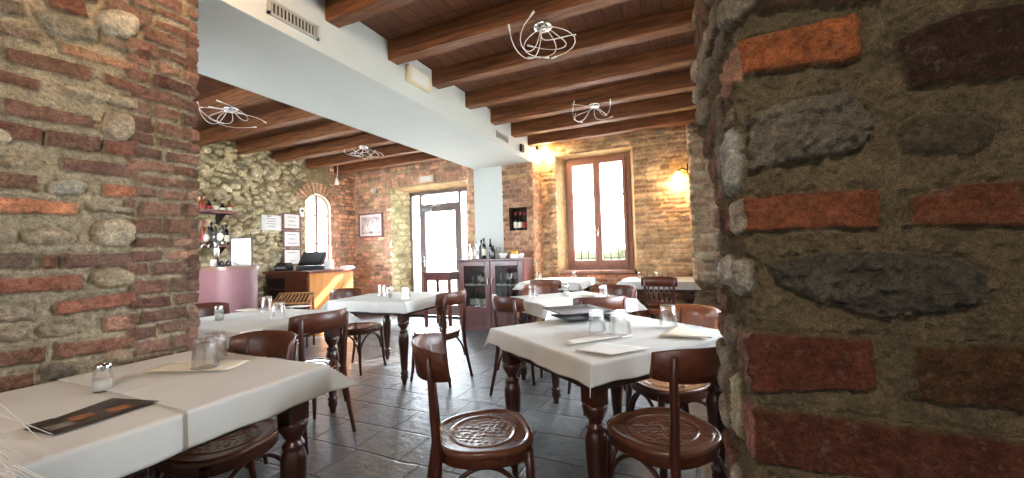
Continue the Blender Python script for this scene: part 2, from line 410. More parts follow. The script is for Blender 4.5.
# ------------------------------------------------------------------ left pillar (traced bricks and stones on plane X=XS1)
def PL(*pts): return [tuple((on(0, XS1, x, y)[1], on(0, XS1, x, y)[2])) for x, y in pts]
def PLe(cx, cy, rx, ry, rot=0.): return PL(*[(cx+x, cy+y) for x, y in ell(0, 0, rx, ry, rot)])
L = []
def lq(col, pts, h=.016, r=.012, g=.004): L.append((PL(*pts), col, h, r, g))
def le(col, c, h=.03, r=.035, g=.003): L.append((PLe(*c), col, h, r, g))
lq((120, 105, 92), [(-8, -3), (20, 4), (20, 17), (-8, 13)], .02)
lq((142, 76, 54), [(46, -2), (82, -3), (89, 19), (47, 8)]); lq((130, 76, 58), [(85, -8), (98, -3), (97, 4), (85, 0)])
lq((148, 140, 122), [(32, 10), (60, 14), (98, 27), (97, 43), (70, 40), (45, 31)], .022, .03, .006)
le((188, 180, 162), (117, 24, 22, 14, .2), .04); lq((140, 120, 100), [(104, 34), (136, 47), (134, 57), (102, 44)])
lq((146, 120, 102), [(-8, 18), (38, 33), (40, 45), (-8, 32)]); lq((182, 124, 88), [(58, 41), (138, 65), (138, 74), (62, 54)], .012)
lq((136, 88, 70), [(3, 46), (91, 67), (90, 83), (4, 61)]); lq((136, 84, 66), [(-8, 67), (40, 81), (38, 92), (-8, 81)])
lq((146, 84, 66), [(103, 73), (138, 84), (138, 95), (105, 85)]); lq((192, 176, 150), [(65, 85), (138, 100), (138, 110), (65, 93)], .02)
lq((142, 92, 78), [(2, 98), (92, 117), (92, 129), (3, 115)], .018); le((178, 160, 136), (118, 126.5, 16, 14.5), .045)
lq((142, 84, 70), [(-8, 118), (43, 129.5), (42, 144), (-8, 136)]); lq((130, 88, 74), [(46, 129.5), (100, 137), (100, 153.5), (45, 146)])
lq((156, 84, 66), [(104, 140), (138, 142), (138, 158), (103, 154)]); le((164, 146, 118), (22, 162, 21, 7.5, .05), .02)
lq((138, 92, 84), [(61, 157), (138, 166), (138, 179), (61, 171)]); lq((136, 94, 74), [(-8, 170), (37, 176), (38, 191), (-8, 188)])
le((168, 170, 156), (67, 187, 20, 8.5), .028); lq((198, 104, 58), [(102, 183), (136, 187), (135, 198), (102, 196.5)])
lq((222, 122, 64), [(-8, 196), (78, 203), (77, 215), (-8, 213)], .02); lq((164, 148, 124), [(86, 203), (136, 208), (136, 214), (86, 210)], .022)
le((180, 166, 140), (113, 233, 22, 14.5), .04); le((158, 144, 120), (5, 236, 13, 8), .024); le((156, 142, 116), (50, 237, 27, 9), .026)
lq((118, 94, 80), [(-8, 252), (33, 253), (33, 269.5), (-8, 269)]); lq((140, 76, 58), [(41, 254), (56, 254), (56, 268.5), (41, 269)])
lq((130, 92, 82), [(62, 253), (132, 253.5), (137, 268), (61, 268.5)]); le((166, 146, 116), (112, 278, 22, 10), .034)
lq((158, 82, 58), [(-8, 279), (82, 274), (83, 289.5), (-8, 296)]); lq((170, 86, 60), [(55, 302), (134, 291), (136, 304), (55, 316)], .02)
lq((156, 140, 118), [(-8, 305), (33, 304), (32, 321), (-8, 323)], .016, .012, .008); lq((176, 114, 90), [(103, 317), (135, 314), (135, 329), (103, 332)])
le((146, 130, 104), (59, 330, 24, 7.5, -.1), .014); le((146, 128, 104), (10, 335, 15, 7), .02)
lq((148, 88, 66), [(56, 343), (134, 335), (134, 348), (57, 360)]); lq((136, 84, 64), [(-8, 353), (46, 345), (46, 361), (-8, 369)])
le((120, 110, 96), (58, 371, 17, 9, -.1), .03); le((168, 142, 112), (118, 357, 15, 8), .03); lq((136, 82, 62), [(-8, 378), (33, 371), (34, 385), (-8, 396)])
# regular finer bricks of the pillar end, all heights; the coarse work beyond the photographed patch
L += courses(.935, YP+.0, .0, 3., .068, (.10, .2), .016, RB, 0, .014)
inpatch = lambda u, v: .47 < u and u < .93 and .72 < v < 2.25
L += courses(-1.6, .92, .0, 3., .085, (.14, .27), .02, RB+[(140, 100, 84)], .25, .016, inpatch, STN)
def pl_u(s):   # path along the near face, round the corner, then along the end face
    return s
def place_left(U, V, H):
    s = U-YP; c = s > 0
    r = .02
    X = np.where(c, XS1-s, XS1+H); Y = np.where(c, YP+H, YP-np.clip(-s, 0, 9))
    k = np.clip(1-np.abs(s)/.02, 0, 1)
    Y = Y+np.where(c, 0, k*H*.7); X = X+np.where(c, k*H*.7, 0)
    return X, Y, V
us = np.concatenate([np.arange(-1.6, .4, .03), np.arange(.4, YP+.02, .0042), np.arange(YP+.03, YP+XS1-XS0, .02)])
vs = np.concatenate([np.arange(0, .7, .02), np.arange(.7, 2.62, .0048), np.arange(2.63, 3.02, .02)])
L += courses(YP+.01, YP+1.05, 0, 3., .068, (.12, .24), .016, RB, 0, .014)
wl = relief('wall_pillar_left', us, vs, place_left, L, (170, 155, 126), 'near_left', 3, .006, 34, .005,
            extra=[([(XS0, -1.6, 0), (XS0, YP, 0), (XS0, YP, 3.02), (XS0, -1.6, 3.02)], [(0, 1, 2, 3)], (150, 120, 95))])
wl['label'] = 'thick pillar of old brick and river stones at the near left table'

# ------------------------------------------------------------------ right pillar: s>0 is the front face (plane Y=YR), s<0 the reveal going away
YR, XC, XE, YE = .85, .09, .075, 1.32
def PR(*pts): return [tuple((on(1, YR, x, y)[0]-XC, on(1, YR, x, y)[2])) for x, y in pts]
def PRe(cx, cy, rx, ry, rot=0.): return PR(*[(cx+x, cy+y) for x, y in ell(0, 0, rx, ry, rot)])
Rr = []
def rq(col, pts, h=.014, r=.008, g=.003): Rr.append((PR(*pts), col, h*1.25, r, g*1.3))
rq((96, 70, 54), [(728, -40), (880, -46), (880, 4), (736, 13)], .008)
rq((204, 112, 56), [(737, 42), (853, 16), (860, 24), (860, 62), (742, 76)], .014, .010, .002)
rq((150, 138, 120), [(746, 120), (775, 105), (815, 95), (845, 92), (862, 108), (872, 128), (860, 150), (820, 162), (770, 168), (750, 172)], .032, .035, .013)
rq((168, 94, 58), [(743, 197), (862, 189), (879, 191), (878, 228), (747, 232)], .012)
rq((148, 84, 52), [(908, 198), (960, 184), (1040, 182), (1040, 226), (908, 226)], .010)
Rr.append((PRe(945, 135, 50, 21), (110, 96, 74), .016, .03, .004))
rq((84, 56, 42), [(893, 40), (960, 14), (1040, 0), (1040, 78), (905, 88)], .010, .01, .005)
rq((112, 104, 90), [(764, 262), (815, 254), (880, 251), (950, 255), (985, 274), (990, 298), (950, 314), (880, 317), (820, 302), (780, 285)], .02, .03, .013)
rq((58, 54, 44), [(815, 272), (850, 262), (880, 268), (872, 288), (850, 294), (822, 286)], .0188, .06, .010)
rq((124, 64, 44), [(750, 332), (872, 338), (875, 390), (750, 391)], .012)
rq((108, 72, 44), [(912, 344), (1040, 344), (1040, 413), (912, 399)], .010, .007, .007)
rq((116, 62, 44), [(755, 406), (850, 416), (940, 430), (1040, 443), (1040, 504), (930, 486), (853, 474), (755, 461)], .012)
vis = lambda u, v: u < .5 and .68 < v < 1.62
Rr += courses(.0, 2.3, 0, 3., .095, (.18, .3), .03, [(124, 66, 46), (110, 68, 48), (96, 70, 52)], .3, .012, lambda u, v: vis(u, v) or (v > .6 and v < .8 and u < .5), [(100, 90, 70), (110, 98, 76)])
zc = lambda y: on(1, YR, 745, y)[2]
def rv(s0, s1, y0, y1, col, h=.02, e=False, r=.015):
    a, c = -s1, -s0
    z1, z0 = zc(y0), zc(y1)
    Rr.append(((ell((a+c)/2, (z0+z1)/2, (c-a)/2, (z1-z0)/2, .08, 18, 3.2) if e else quad(a, z0, c, z1, .004)), col, h*.7, r, .007))
rv(-.01, .12, 45, 80, (206, 150, 122), .014); rv(.15, .26, 60, 140, (150, 128, 110), .02); rv(.03, .13, 98, 112, (170, 150, 126), .012)
rv(-.004, .11, 122, 192, (218, 216, 206), .035, True, .03); rv(-.004, .10, 198, 234, (214, 196, 176), .02)
rv(.12, .20, 204, 234, (150, 100, 88), .022); rv(.22, .30, 205, 232, (110, 84, 74), .024); rv(-.01, .06, 258, 298, (206, 198, 184), .03, True, .025)
rv(.09, .22, 254, 296, (214, 206, 192), .045, True, .035); rv(.13, .20, 120, 186, (176, 160, 140), .03, True)
rv(-.004, .10, 333, 391, (176, 132, 116), .014); rv(.13, .26, 330, 372, (170, 150, 134), .03, True, .03); rv(-.004, .07, 407, 461, (186, 120, 106), .014)
rv(.09, .2, 396, 470, (216, 204, 170), .03, True, .03); rv(.22, .34, 400, 460, (150, 130, 112), .03, True)
rvis = lambda u, v: u > -.24 and .72 < v < 1.62
Rr += courses(-.56, -.015, 0, 3., .075, (.1, .2), .02, [(176, 130, 108), (160, 112, 92), (180, 160, 136)], .3, .014, rvis, [(190, 176, 154), (170, 158, 138), (206, 196, 176)])
def place_right(U, V, H):
    f = U >= 0; t = np.clip(-U/.47, 0, 1); k2 = np.clip((-U-.47)/.09, 0, 1)   # k2: last strip turns the back corner
    X = np.where(f, XC+U, XC+(XE-XC)*t-H*(1-k2)+k2*.12-.035*np.clip((V-1.32)/.25, 0, 1)*t*(1-k2)); Y = np.where(f, YR-H, YR+(YE-YR)*t+k2*.01)
    k = np.clip(1-np.abs(U)/.02, 0, 1)
    X = X-np.where(f, k*H*.8, 0)+k*.006; Y = Y-np.where(f, 0, k*H*.8)+k*.006
    return X, Y, V
us = np.concatenate([np.linspace(-.56, -.47, 6), np.arange(-.465, -.012, .0042), np.arange(-.012, .52, .0030), np.arange(.53, 2.3, .03)])
vs = np.concatenate([np.arange(0, .6, .02), np.arange(.6, 1.72, .0034), np.arange(1.73, 3.02, .012)])
wr = relief('wall_pillar_right', us, vs, place_right, Rr, (136, 118, 88), 'near_right', 5, .004, 40, .008,
            extra=[([(.1, YE, 0), (2.4, YE, 0), (2.4, YE, 3.02), (.1, YE, 3.02)], [(0, 1, 2, 3)], (150, 120, 95))])
wr['label'] = 'rough brick and stone pillar filling the right of the picture'

# ------------------------------------------------------------------ far wall with door and window openings
DX0, DX1, DZ = -5.45, -3.68, 2.52; WX0, WX1, WZ0, WZ1 = -2.0, -.77, .80, 2.74
FX0, FX1, FZ, YFR = -5.18, -3.78, 2.44, 6.45; GX0, GX1, GZ0, GZ1 = -1.89, -.85, .87, 2.70
def far_hole(u, v):
    x = u+XL
    return ((x > DX0) & (x < DX1) & (v < DZ)) | ((x > WX0) & (x < WX1) & (v > WZ0) & (v < WZ1))
F = courses(0, 3.2, 0, 3., .078, (.1, .26), .016, ORB, .12, .014, lambda u, v: DZ-.02 < v < DZ+.2 and .8 < u, [(196, 170, 130)])
F += [(quad(u, DZ+.02, u+.055, DZ+.2, .004), random.choice(ORB), .014, .01, .003) for u in np.arange(.8, 3.1, .068)]
F += courses(3.25, 4.35, 0, 3., .07, (.1, .24), .014, TAN, .1, .012, None, TAN)
F += courses(4.35, 5.68, 0, .8, .075, (.16, .26), .014, [(204, 120, 86), (196, 112, 80), (188, 116, 88)], 0, .010)
F += courses(4.35, 7.1, .8, 3., .06, (.1, .34), .012, TAN, .35, .014, None, TAN); F += courses(5.68, 7.1, 0, .8, .06, (.1, .34), .012, TAN, .3, .014, None, TAN)
def rev(x0, x1, z0, z1, fx0, fx1, fz0, fz1):
    y0, y1 = YF-.012, YFR; out = []
    o = [(x0, z0), (x1, z0), (x1, z1), (x0, z1)]; i = [(fx0, fz0), (fx1, fz0), (fx1, fz1), (fx0, fz1)]
    return [(np.array([[o[k][0], y0, o[k][1]], [o[(k+1) % 4][0], y0, o[(k+1) % 4][1]], [i[(k+1) % 4][0], y1, i[(k+1) % 4][1]], [i[k][0], y1, i[k][1]]]), [(0, 1, 2, 3)], None) for k in range(4)]
ex = []
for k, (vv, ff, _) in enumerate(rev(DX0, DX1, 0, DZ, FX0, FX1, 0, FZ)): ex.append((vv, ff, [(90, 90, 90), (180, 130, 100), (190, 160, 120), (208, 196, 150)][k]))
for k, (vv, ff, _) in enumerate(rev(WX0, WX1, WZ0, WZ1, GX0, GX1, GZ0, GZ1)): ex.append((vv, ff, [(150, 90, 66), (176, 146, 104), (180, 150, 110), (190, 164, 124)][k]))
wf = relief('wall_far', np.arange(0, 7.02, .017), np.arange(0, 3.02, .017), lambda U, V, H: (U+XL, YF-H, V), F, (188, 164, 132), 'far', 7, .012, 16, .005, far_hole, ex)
wf['label'] = 'far brick wall with the glazed door and tall window'
# stony splay of the door reveal (a bumpy face of its own so its stones stand out)
sp = courses(0, .36, 0, DZ, .11, (.14, .26), .018, [(214, 204, 160), (200, 190, 150), (190, 182, 140)], .5, .02, None, [(222, 212, 172), (206, 196, 156)])
o = relief('trim_1', np.arange(0, .37, .012), np.arange(0, DZ, .012), lambda U, V, H: (DX0+(FX0-DX0)*U/.36+H*.7, YF+(YFR-YF)*U/.36-H*.7, V), sp, (186, 172, 128), 'far', 9, .01, 20, .006)
o['label'] = 'splayed stone reveal left of the glazed door'

# ------------------------------------------------------------------ stone wall on the left with arched window (plane X=XL)
AY0, AY1, AZ0, AZ1, ASP = 5.0, 5.55, .95, 2.38, 2.12
def arch_in(y, z, g=0.):
    yc = (AY0+AY1)/2; hw = (AY1-AY0)/2+g
    t = np.clip((z-ASP)/(AZ1-ASP+g), 0, 1)
    return (np.abs(y-yc) < hw*np.sqrt(np.clip(1-t*t, 0, 1))) & (z > AZ0-g) & (z < AZ1+g)
st = []; pts = []
for _ in range(9000):
    y, z = random.uniform(1., 5.9), random.uniform(0, 3.05)
    if y > 4.75+.25*(z < 2.3) and y > 5.0-.4*(z > 2.1): 
        if y > 5.0 or z < 2.6: continue
    r = random.uniform(.035, .085)
    if all((y-a)**2+(z-c)**2*1.7 > (.82*(r+q))**2 for a, c, q in pts if abs(y-a) < .2 and abs(z-c) < .2):
        pts.append((y, z, r)); st.append((ell(y, z, r*random.uniform(1.0, 1.35), r*random.uniform(.62, .9), random.gauss(0, .35), 14, random.uniform(2, 3.2)), random.choice(STN), random.uniform(.035, .065), r*.6, .006))
st += courses(5.62, 6.2, 0, 3., .075, (.1, .22), .014, ORB, .05, .012); st += courses(4.86, 5.7, 0, AZ0, .075, (.1, .22), .014, ORB, .1, .012)
for i in range(15):
    a = PI*(i+.5)/15; yc = 5.275; c, s_ = math.cos(a), math.sin(a); r0, r1, w = .30, .50, .026
    q = [(yc+c*r-s_*w*k, ASP+s_*r*.98+c*w*k) for r, k in ((r0, -1), (r1, -1), (r1, 1), (r0, 1))]; st.append((q, random.choice(ORB), .02, .01, .003))
st += courses(4.86, 4.99, AZ0, ASP, .075, (.1, .14), .014, [(190, 160, 120), (180, 150, 116)], .1, .012); st += courses(5.56, 5.7, AZ0, ASP, .075, (.1, .14), .014, ORB, 0, .012)
arc = [(AY0, AZ0), (AY1, AZ0), (AY1, ASP)]+[((AY0+AY1)/2+(AY1-AY0)/2*math.cos(PI*i/14), ASP+(AZ1-ASP)*math.sin(PI*i/14)) for i in range(1, 14)]+[(AY0, ASP)]
ex = []
for i in range(len(arc)):
    a, c = arc[i], arc[(i+1) % len(arc)]
    ex.append(([(XL+.03, a[0], a[1]), (XL+.03, c[0], c[1]), (XL-.12, c[0], c[1]), (XL-.12, a[0], a[1])], [(0, 1, 2, 3)], (210, 190, 160)))
o = relief('wall_left', np.arange(.95, 6.25, .016), np.arange(0, 3.02, .016), lambda U, V, H: (XL+H, U, V), st, (146, 134, 104), 'stone', 12, .010, 18, .008, lambda u, v: arch_in(u, v), ex)
o['label'] = 'pale river stone wall with an arched window'
W5 = (-5.8, -3.7, .8, 2.6)      # unseen window added behind the bar to brighten the left room
b = MB(); b.box(XL-.2, .8, 0, W5[0], 1.0, 3.02); b.box(W5[1], .8, 0, XS0, 1.0, 3.02); b.box(W5[0], .8, 0, W5[1], 1.0, W5[2]); b.box(W5[0], .8, W5[3], W5[1], 1.0, 3.02); struct(b.obj('wall_back_bar', 'plaster'))

# far column: white plaster half and brick half, with a bottle niche
NX0, NX1, NZ0, NZ1 = -2.67, -2.37, 1.53, 1.90
b = MB(); b.box(XS0, 5.8, 0, -2.78, YF+.02, ZS+.02); struct(b.obj('wall_column_plaster', 'plaster'), 'white plastered half of the far column')
L2 = courses(0, .52, 0, ZS, .072, (.12, .24), .014, [(166, 124, 100), (152, 114, 92), (174, 134, 108), (156, 124, 102)], .1, .01, None, TAN)
L2 += courses(.53, .95, 0, ZS, .075, (.1, .2), .014, [(206, 150, 110), (196, 136, 100), (190, 148, 112)], .1, .012, None, TAN)
def place_col(U, V, H):
    c = U > .52
    return np.where(c, XS1+H, -2.78+U), np.where(c, 5.8+(U-.52), 5.8-H), V
nh = lambda u, v: (u > NX0+2.78) & (u < NX1+2.78) & (v > NZ0) & (v < NZ1)
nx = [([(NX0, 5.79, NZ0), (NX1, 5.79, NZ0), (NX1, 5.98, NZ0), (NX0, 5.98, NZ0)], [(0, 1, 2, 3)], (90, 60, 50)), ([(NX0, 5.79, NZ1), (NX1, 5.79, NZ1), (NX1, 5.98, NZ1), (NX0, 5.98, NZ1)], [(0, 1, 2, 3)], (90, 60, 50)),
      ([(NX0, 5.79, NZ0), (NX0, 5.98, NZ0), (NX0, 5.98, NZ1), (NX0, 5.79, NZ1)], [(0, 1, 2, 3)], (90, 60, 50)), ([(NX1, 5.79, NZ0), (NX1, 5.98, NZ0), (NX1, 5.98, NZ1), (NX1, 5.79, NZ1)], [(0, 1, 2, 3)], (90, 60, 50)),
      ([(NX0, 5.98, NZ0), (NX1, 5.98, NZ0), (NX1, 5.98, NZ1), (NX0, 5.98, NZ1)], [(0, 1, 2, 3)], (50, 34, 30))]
o = relief('wall_column_brick', np.concatenate([np.arange(0, .52, .013), np.arange(.521, .95, .013)]), np.arange(0, ZS+.02, .013), place_col, L2, (176, 136, 104), 'far', 15, .008, 20, .004, nh, nx)
o['label'] = 'brick half of the far column with a bottle niche'

# right pier, right wall and the rest of the camera room
L3 = courses(0, .65, 0, 3., .085, (.12, .26), .02, [(150, 128, 108), (138, 116, 98), (160, 140, 118)], .15, .014, None, [(160, 150, 130)])
L3 += courses(-.42, -.01, 0, 3., .075, (.1, .2), .016, TAN, .2, .014)
def place_pier(U, V, H):
    c = U < 0
    return np.where(c, 0.-H, U), np.where(c, 5.8-U, 5.8-H), V
o = relief('wall_pier_right', np.concatenate([np.arange(-.42, -.001, .014), np.arange(0, .66, .014)]), np.arange(0, 3.02, .014), place_pier, L3, (160, 140, 112), 'far', 21, .01, 20, .006)
o['label'] = 'grey brick pier right of the tall window'
W3 = (2.3, 4.1, .8, 1.95)      # side window of the dining room in the right-hand wall: y0,y1,z0,z1
b = MB(); b.box(XR, YE+.02, 0, XR+.2, W3[0], 3.02); b.box(XR, W3[1], 0, XR+.2, 5.9, 3.02); b.box(XR, W3[0], 0, XR+.2, W3[1], W3[2]); b.box(XR, W3[0], W3[3], XR+.2, W3[1], 3.02)
struct(b.obj('wall_right', 'plaster'))
b = MB(); b.box(2.3, -3.2, 0, 2.5, YR+.1, 3.02); struct(b.obj('wall_entrance_right', 'plaster'))
W4 = (-1.7, -.9, 1.2, 2.1)  # unseen window opening added in the back wall for fill light
b = MB()
b.box(-2.4, -3.4, 0, W4[0], -3.2, 3.02); b.box(W4[1], -3.4, 0, 2.5, -3.2, 3.02); b.box(W4[0], -3.4, 0, W4[1], -3.2, W4[2]); b.box(W4[0], -3.4, W4[3], W4[1], -3.2, 3.02)
struct(b.obj('wall_back', 'plaster'))
b = MB(); b.box(-2.5, -3.3, 0, XS1, -1.6, 3.02); struct(b.obj('wall_entrance_left', 'plaster'))
def plain_window(name, horiz, c, a0, a1, z0, z1, n=3):
    t = thing(name, None, None); struct(t)
    def bx(mb, p0, q0, p1, q1, d=.03):
        if horiz: mb.box(p0, c-d, q0, p1, c+d, q1)
        else: mb.box(c-d, p0, q0, c+d, p1, q1)
    f = MB(); w = .05
    bx(f, a0, z0, a0+w, z1); bx(f, a1-w, z0, a1, z1); bx(f, a0, z0, a1, z0+w); bx(f, a0, z1-w, a1, z1)
    for i in range(1, n): x = a0+(a1-a0)*i/n; bx(f, x-w/2, z0, x+w/2, z1)
    f.obj('window_frame', 'winframe', t); p = MB(); bx(p, a0+w, z0+w, a1-w, z1-w, .003); p.obj('pane', 'pane', t)
plain_window('window_3', False, XR+.1, *W3); plain_window('window_fill_back', True, -3.3, *W4); plain_window('window_fill_bar', True, .9, *W5)

# ------------------------------------------------------------------ window_1: tall casement in the far wall
t = thing('window_1', None, None, (0, 0, 0)); struct(t, 'tall brown casement window in the far wall')
f = MB(); y0, y1 = YFR-.03, YFR+.05
def fr(mb, x0, z0, x1, z1, w, ya, yb, bt=None):
    mb.box(x0, ya, z0, x0+w, yb, z1, .004); mb.box(x1-w, ya, z0, x1, yb, z1, .004); mb.box(x0+w, ya, z0, x1-w, yb, z0+(bt or w), .004); mb.box(x0+w, ya, z1-w, x1-w, yb, z1, .004)
fr(f, GX0, GZ0, GX1, GZ1, .07, y0, y1, .06); f.box(GX0-.05, YF-.06, GZ0-.05, GX1+.05, YFR+.02, GZ0-.001, .004); f.obj('window_frame', 'winframe', t)
xm = (GX0+GX1)/2
for k, (a, c) in enumerate(((GX0+.07, xm), (xm, GX1-.07))):
    s_ = MB(); fr(s_, a, GZ0+.06, c, GZ1-.07, .05, y0-.035, y0+.02, .09); s_.box(a+.05, y0-.03, 2.04, c-.05, y0+.01, 2.075); so = s_.obj('sash', 'winframe', t)
    p = MB(); p.box(a+.05, y0-.012, GZ0+.15, c-.05, y0-.006, GZ1-.12); p.obj('pane', 'pane', so)
h = MB(); h.box(xm-.012, y0-.055, 1.42, xm+.012, y0-.035, 1.56, .003); h.tube([(xm, y0-.05, 1.49), (xm, y0-.085, 1.49), (xm, y0-.085, 1.40)], .007); h.obj('handle', 'chrome', t)
g = MB()
for i in range(9): x = GX0+.02+i*(GX1-GX0-.04)/8; g.tube([(x, YFR+.25, GZ0), (x, YFR+.25, GZ1)], .008, 6)
for z in (1.05, 1.5, 1.95, 2.4): g.tube([(GX0, YFR+.25, z), (GX1, YFR+.25, z)], .007, 6)
tag(g.obj('window_grille', 'iron'), 'iron bar grille fixed outside the tall window', 'grille')
for k, (a, c) in enumerate(((GX0+.13, xm-.055), (xm+.055, GX1-.13))):
    P = []
    for i in range(40):
        u = i/39; row = []
        for j in range(12):
            v = j/11; row.append((a+(c-a)*u, y0-.052+.007*math.sin(u*46)+.003*math.sin(v*7+u*9), 1.27+(2.58-1.27)*v))
        P.append(row)
    q = MB(); q.grid(P); tag(q.obj('sheer_curtain', 'curtain', recalc=False), ('left', 'right')[k]+' sheer white curtain on the tall window sash', 'curtain', 'sheer curtains on the tall window')

# window_2: arched window in the stone wall
t = thing('window_2', None, None); struct(t, 'arched window in the stone wall')
f = MB(); xw = XL-.06; ins = lambda k: [((y-5.275)*k+5.275, (z-1.66)*(1-(1-k)*.4)+1.66) for y, z in arc]
A, B_ = arc, ins(.92); n = len(arc)
for i in range(n):
    j = (i+1) % n; q = [A[i], A[j], B_[j], B_[i]]
    f.prism([(xw-.02, y, z) for y, z in q], (.05, 0, 0))
f.box(xw-.02, 5.25, AZ0, xw+.04, 5.30, AZ1-.02)
for z in (1.45, 1.98): f.box(xw, AY0+.03, z, xw+.02, AY1-.03, z+.022)
f.obj('window_frame', 'winframe', t)
p = MB(); p.prism([(xw+.005, y, z) for y, z in B_], (.004, 0, 0)); p.obj('pane', 'pane', t)

# door_1: glazed door with sidelights and transom
t = thing('door_1', None, None); struct(t, 'glazed entrance door with sidelights')
f = MB(); ya, yb = YFR-.02, YFR+.06; w = .07
f.box(FX0, ya, 0, FX0+w, yb, FZ, .004); f.box(FX1-w, ya, 0, FX1, yb, FZ, .004); f.box(FX0, ya, FZ-w, FX1, yb, FZ, .004)
f.box(-4.93, ya, 0, -4.87, yb, FZ-w, .004); f.box(-4.03, ya, 0, -3.97, yb, FZ-w, .004); f.box(-4.87, ya, 2.10, -4.03, yb, 2.18, .004)
f.box(FX0+w, ya, 0, -4.93, yb, .1, .004); f.box(-3.97, ya, 0, FX1-w, yb, .1, .004); f.obj('door_frame', 'doorframe', t)
p = MB()
for a, c, z0, z1 in ((FX0+w, -4.93, .1, FZ-w), (-3.97, FX1-w, .1, FZ-w), (-4.87, -4.03, 2.18, FZ-w)): p.box(a, YFR+.01, z0, c, YFR+.016, z1)
p.obj('pane', 'pane', t)
d = MB(); fr(d, -4.87, .01, -4.03, 2.10, .075, YFR-.02, YFR+.04, .2); dl = d.obj('door_leaf', 'doorframe', t)
p = MB(); p.box(-4.795, YFR+.01, .21, -4.105, YFR+.016, 2.025); p.obj('pane', 'pane', dl)
h = MB(); h.box(-4.855, YFR-.035, .95, -4.82, YFR-.02, 1.15, .003); h.tube([(-4.84, YFR-.03, 1.06), (-4.84, YFR-.08, 1.06), (-4.72, YFR-.08, 1.06)], .01); h.obj('handle', 'chrome', dl)
h = MB(); h.box(-4.84, YFR-.07, 2.04, -4.6, YFR-.02, 2.1, .006); h.tube([(-4.72, YFR-.06, 2.1), (-4.55, YFR-.13, 2.12), (-4.4, YFR-.06, 2.14)], .008); h.obj('door_closer', 'steel', dl)

# outside
b = MB(); b.box(-40, YFR+.1, -.25, 40, 60, -.02); tag(b.obj('ground_outside', 'ground'), 'pale sunlit paving outside', None, kind='structure')
b = MB(); b.box(-40, -30, -.25, 40, YFR+.1, -.21); tag(b.obj('ground_garden', 'ground'), 'pale ground around the building', None, kind='structure')
P = []
for i in range(90):
    u = -4+i*.1; row = []
    for j in range(14):
        a = PI*j/13; row.append((u, 9.6-math.cos(a)*.4+random.uniform(-.06, .06), max(0, max(0., math.sin(a))**.6*1.18+random.uniform(-.05, .05))))
    P.append(row)
q = MB(); q.grid(P); tag(q.obj('hedge', 'hedge'), 'clipped yellow green hedge outside the tall window', 'hedge', kind='thing')

# ================================================================== furniture
TZ = .765
def make_table(name, label, a, c, loc, rz, block=.08, near=.075):
    t = thing(name, label, 'table', loc, rz, 'dining tables with turned legs')
    b = MB(); b.box(-a, -c, TZ-.028, a, c, TZ, .006); b.obj('table_top', 'tablewood', t)
    b = MB(); i = .05
    b.box(-a+i, -c+i, .635, a-i, -c+i+.022, TZ-.028); b.box(-a+i, c-i-.022, .635, a-i, c-i, TZ-.028)
    b.box(-a+i, -c+i, .635, -a+i+.022, c-i, TZ-.028); b.box(a-i-.022, -c+i, .635, a-i, c-i, TZ-.028); b.obj('apron', 'tablewood', t)
    k = block/.072
    prof = [(.040, .585), (.047, .575), (.045, .555), (.033, .53), (.025, .515), (.024, .505), (.034, .498), (.036, .488), (.030, .478), (.034, .47), (.041, .44), (.041, .40), (.036, .30), (.028, .17), (.024, .125),
            (.030, .118), (.034, .108), (.030, .098), (.025, .09), (.032, .078), (.030, .06), (.020, .03), (.017, 0)]
    for sx in (-1, 1):
        for sy in (-1, 1):
            b = MB(); x, y = sx*(a-.075), sy*(c-(near if sy < 0 else .075)); h = block/2
            b.box(x-h, y-h, .58, x+h, y+h, TZ-.028, .005); b.lathe([(r*k, z) for r, z in prof], 20, (x, y, 0)); b.obj('leg', 'tablewood', t)
    return t
def cloth(name, label, a, c, loc, rz, drop=.11, tip=.55, seed=0, creases=(), z=TZ+.004, sides=(1, 1, 1, 1), group='ivory tablecloths', corner=1., hang=-.10):
    """sides: +x,-x,+y,-y drop multipliers"""
    nx = 90; rr = np.random.default_rng(seed)
    def axis(h, lo, hi): return np.concatenate([np.linspace(-h-hi*1., -h-.004, 12) if hi > 0 else [], np.linspace(-h, h, nx), np.linspace(h+.004, h+lo, 12) if lo > 0 else []])
    dx1, dx0, dy1, dy0 = [drop*s for s in sides]
    xs = axis(a, dx1, dx0); ys = axis(c, dy1, dy0); P = []
    ph = rr.random(8)*6
    for x in xs:
        row = []
        for y in ys:
            ox = max(abs(x)-a, 0); oy = max(abs(y)-c, 0); sx, sy = math.copysign(1, x), math.copysign(1, y)
            bx, by = max(-a, min(a, x)), max(-c, min(c, y))
            zz = z; px, py = bx, by
            if ox > 0 or oy > 0:
                m = min(ox, oy); q = max(ox, oy)
                out = .006+.012*(q/drop)
                edge = (by if ox > oy else bx)
                wav = .007*math.sin(edge*17+ph[0])*q/drop+.004*math.sin(edge*37+ph[1])*q/drop
                if ox > 0: px += sx*(out+wav+m*tip*corner)
                if oy > 0: py += sy*(out+wav+m*tip*corner)
                zz = z-(q*.985+m*hang)
            else:
                zz += .0009*math.sin(x*9+ph[2])*math.sin(y*8+ph[3])+.0004*math.sin(x*23+ph[4]+y*11)
                ed = min(a-abs(x), c-abs(y))
                for (ax, pos, hh) in creases:
                    d = abs((x if ax == 0 else y)-pos); zz += hh*max(0, 1-d/.011)
            row.append((px, py, zz))
        P.append(row)
    b = MB(); b.grid(P); o = b.obj(name, 'cloth', None, loc, recalc=False); o.rotation_euler[2] = rz
    m = o.modifiers.new('s', 'SOLIDIFY'); m.thickness = .0016; m.offset = 1
    return tag(o, label, 'tablecloth', group)
CRS = [(0, -.14, .006), (1, .12, .006), (0, .2, .006), (1, -.2, .006)]
R = math.radians
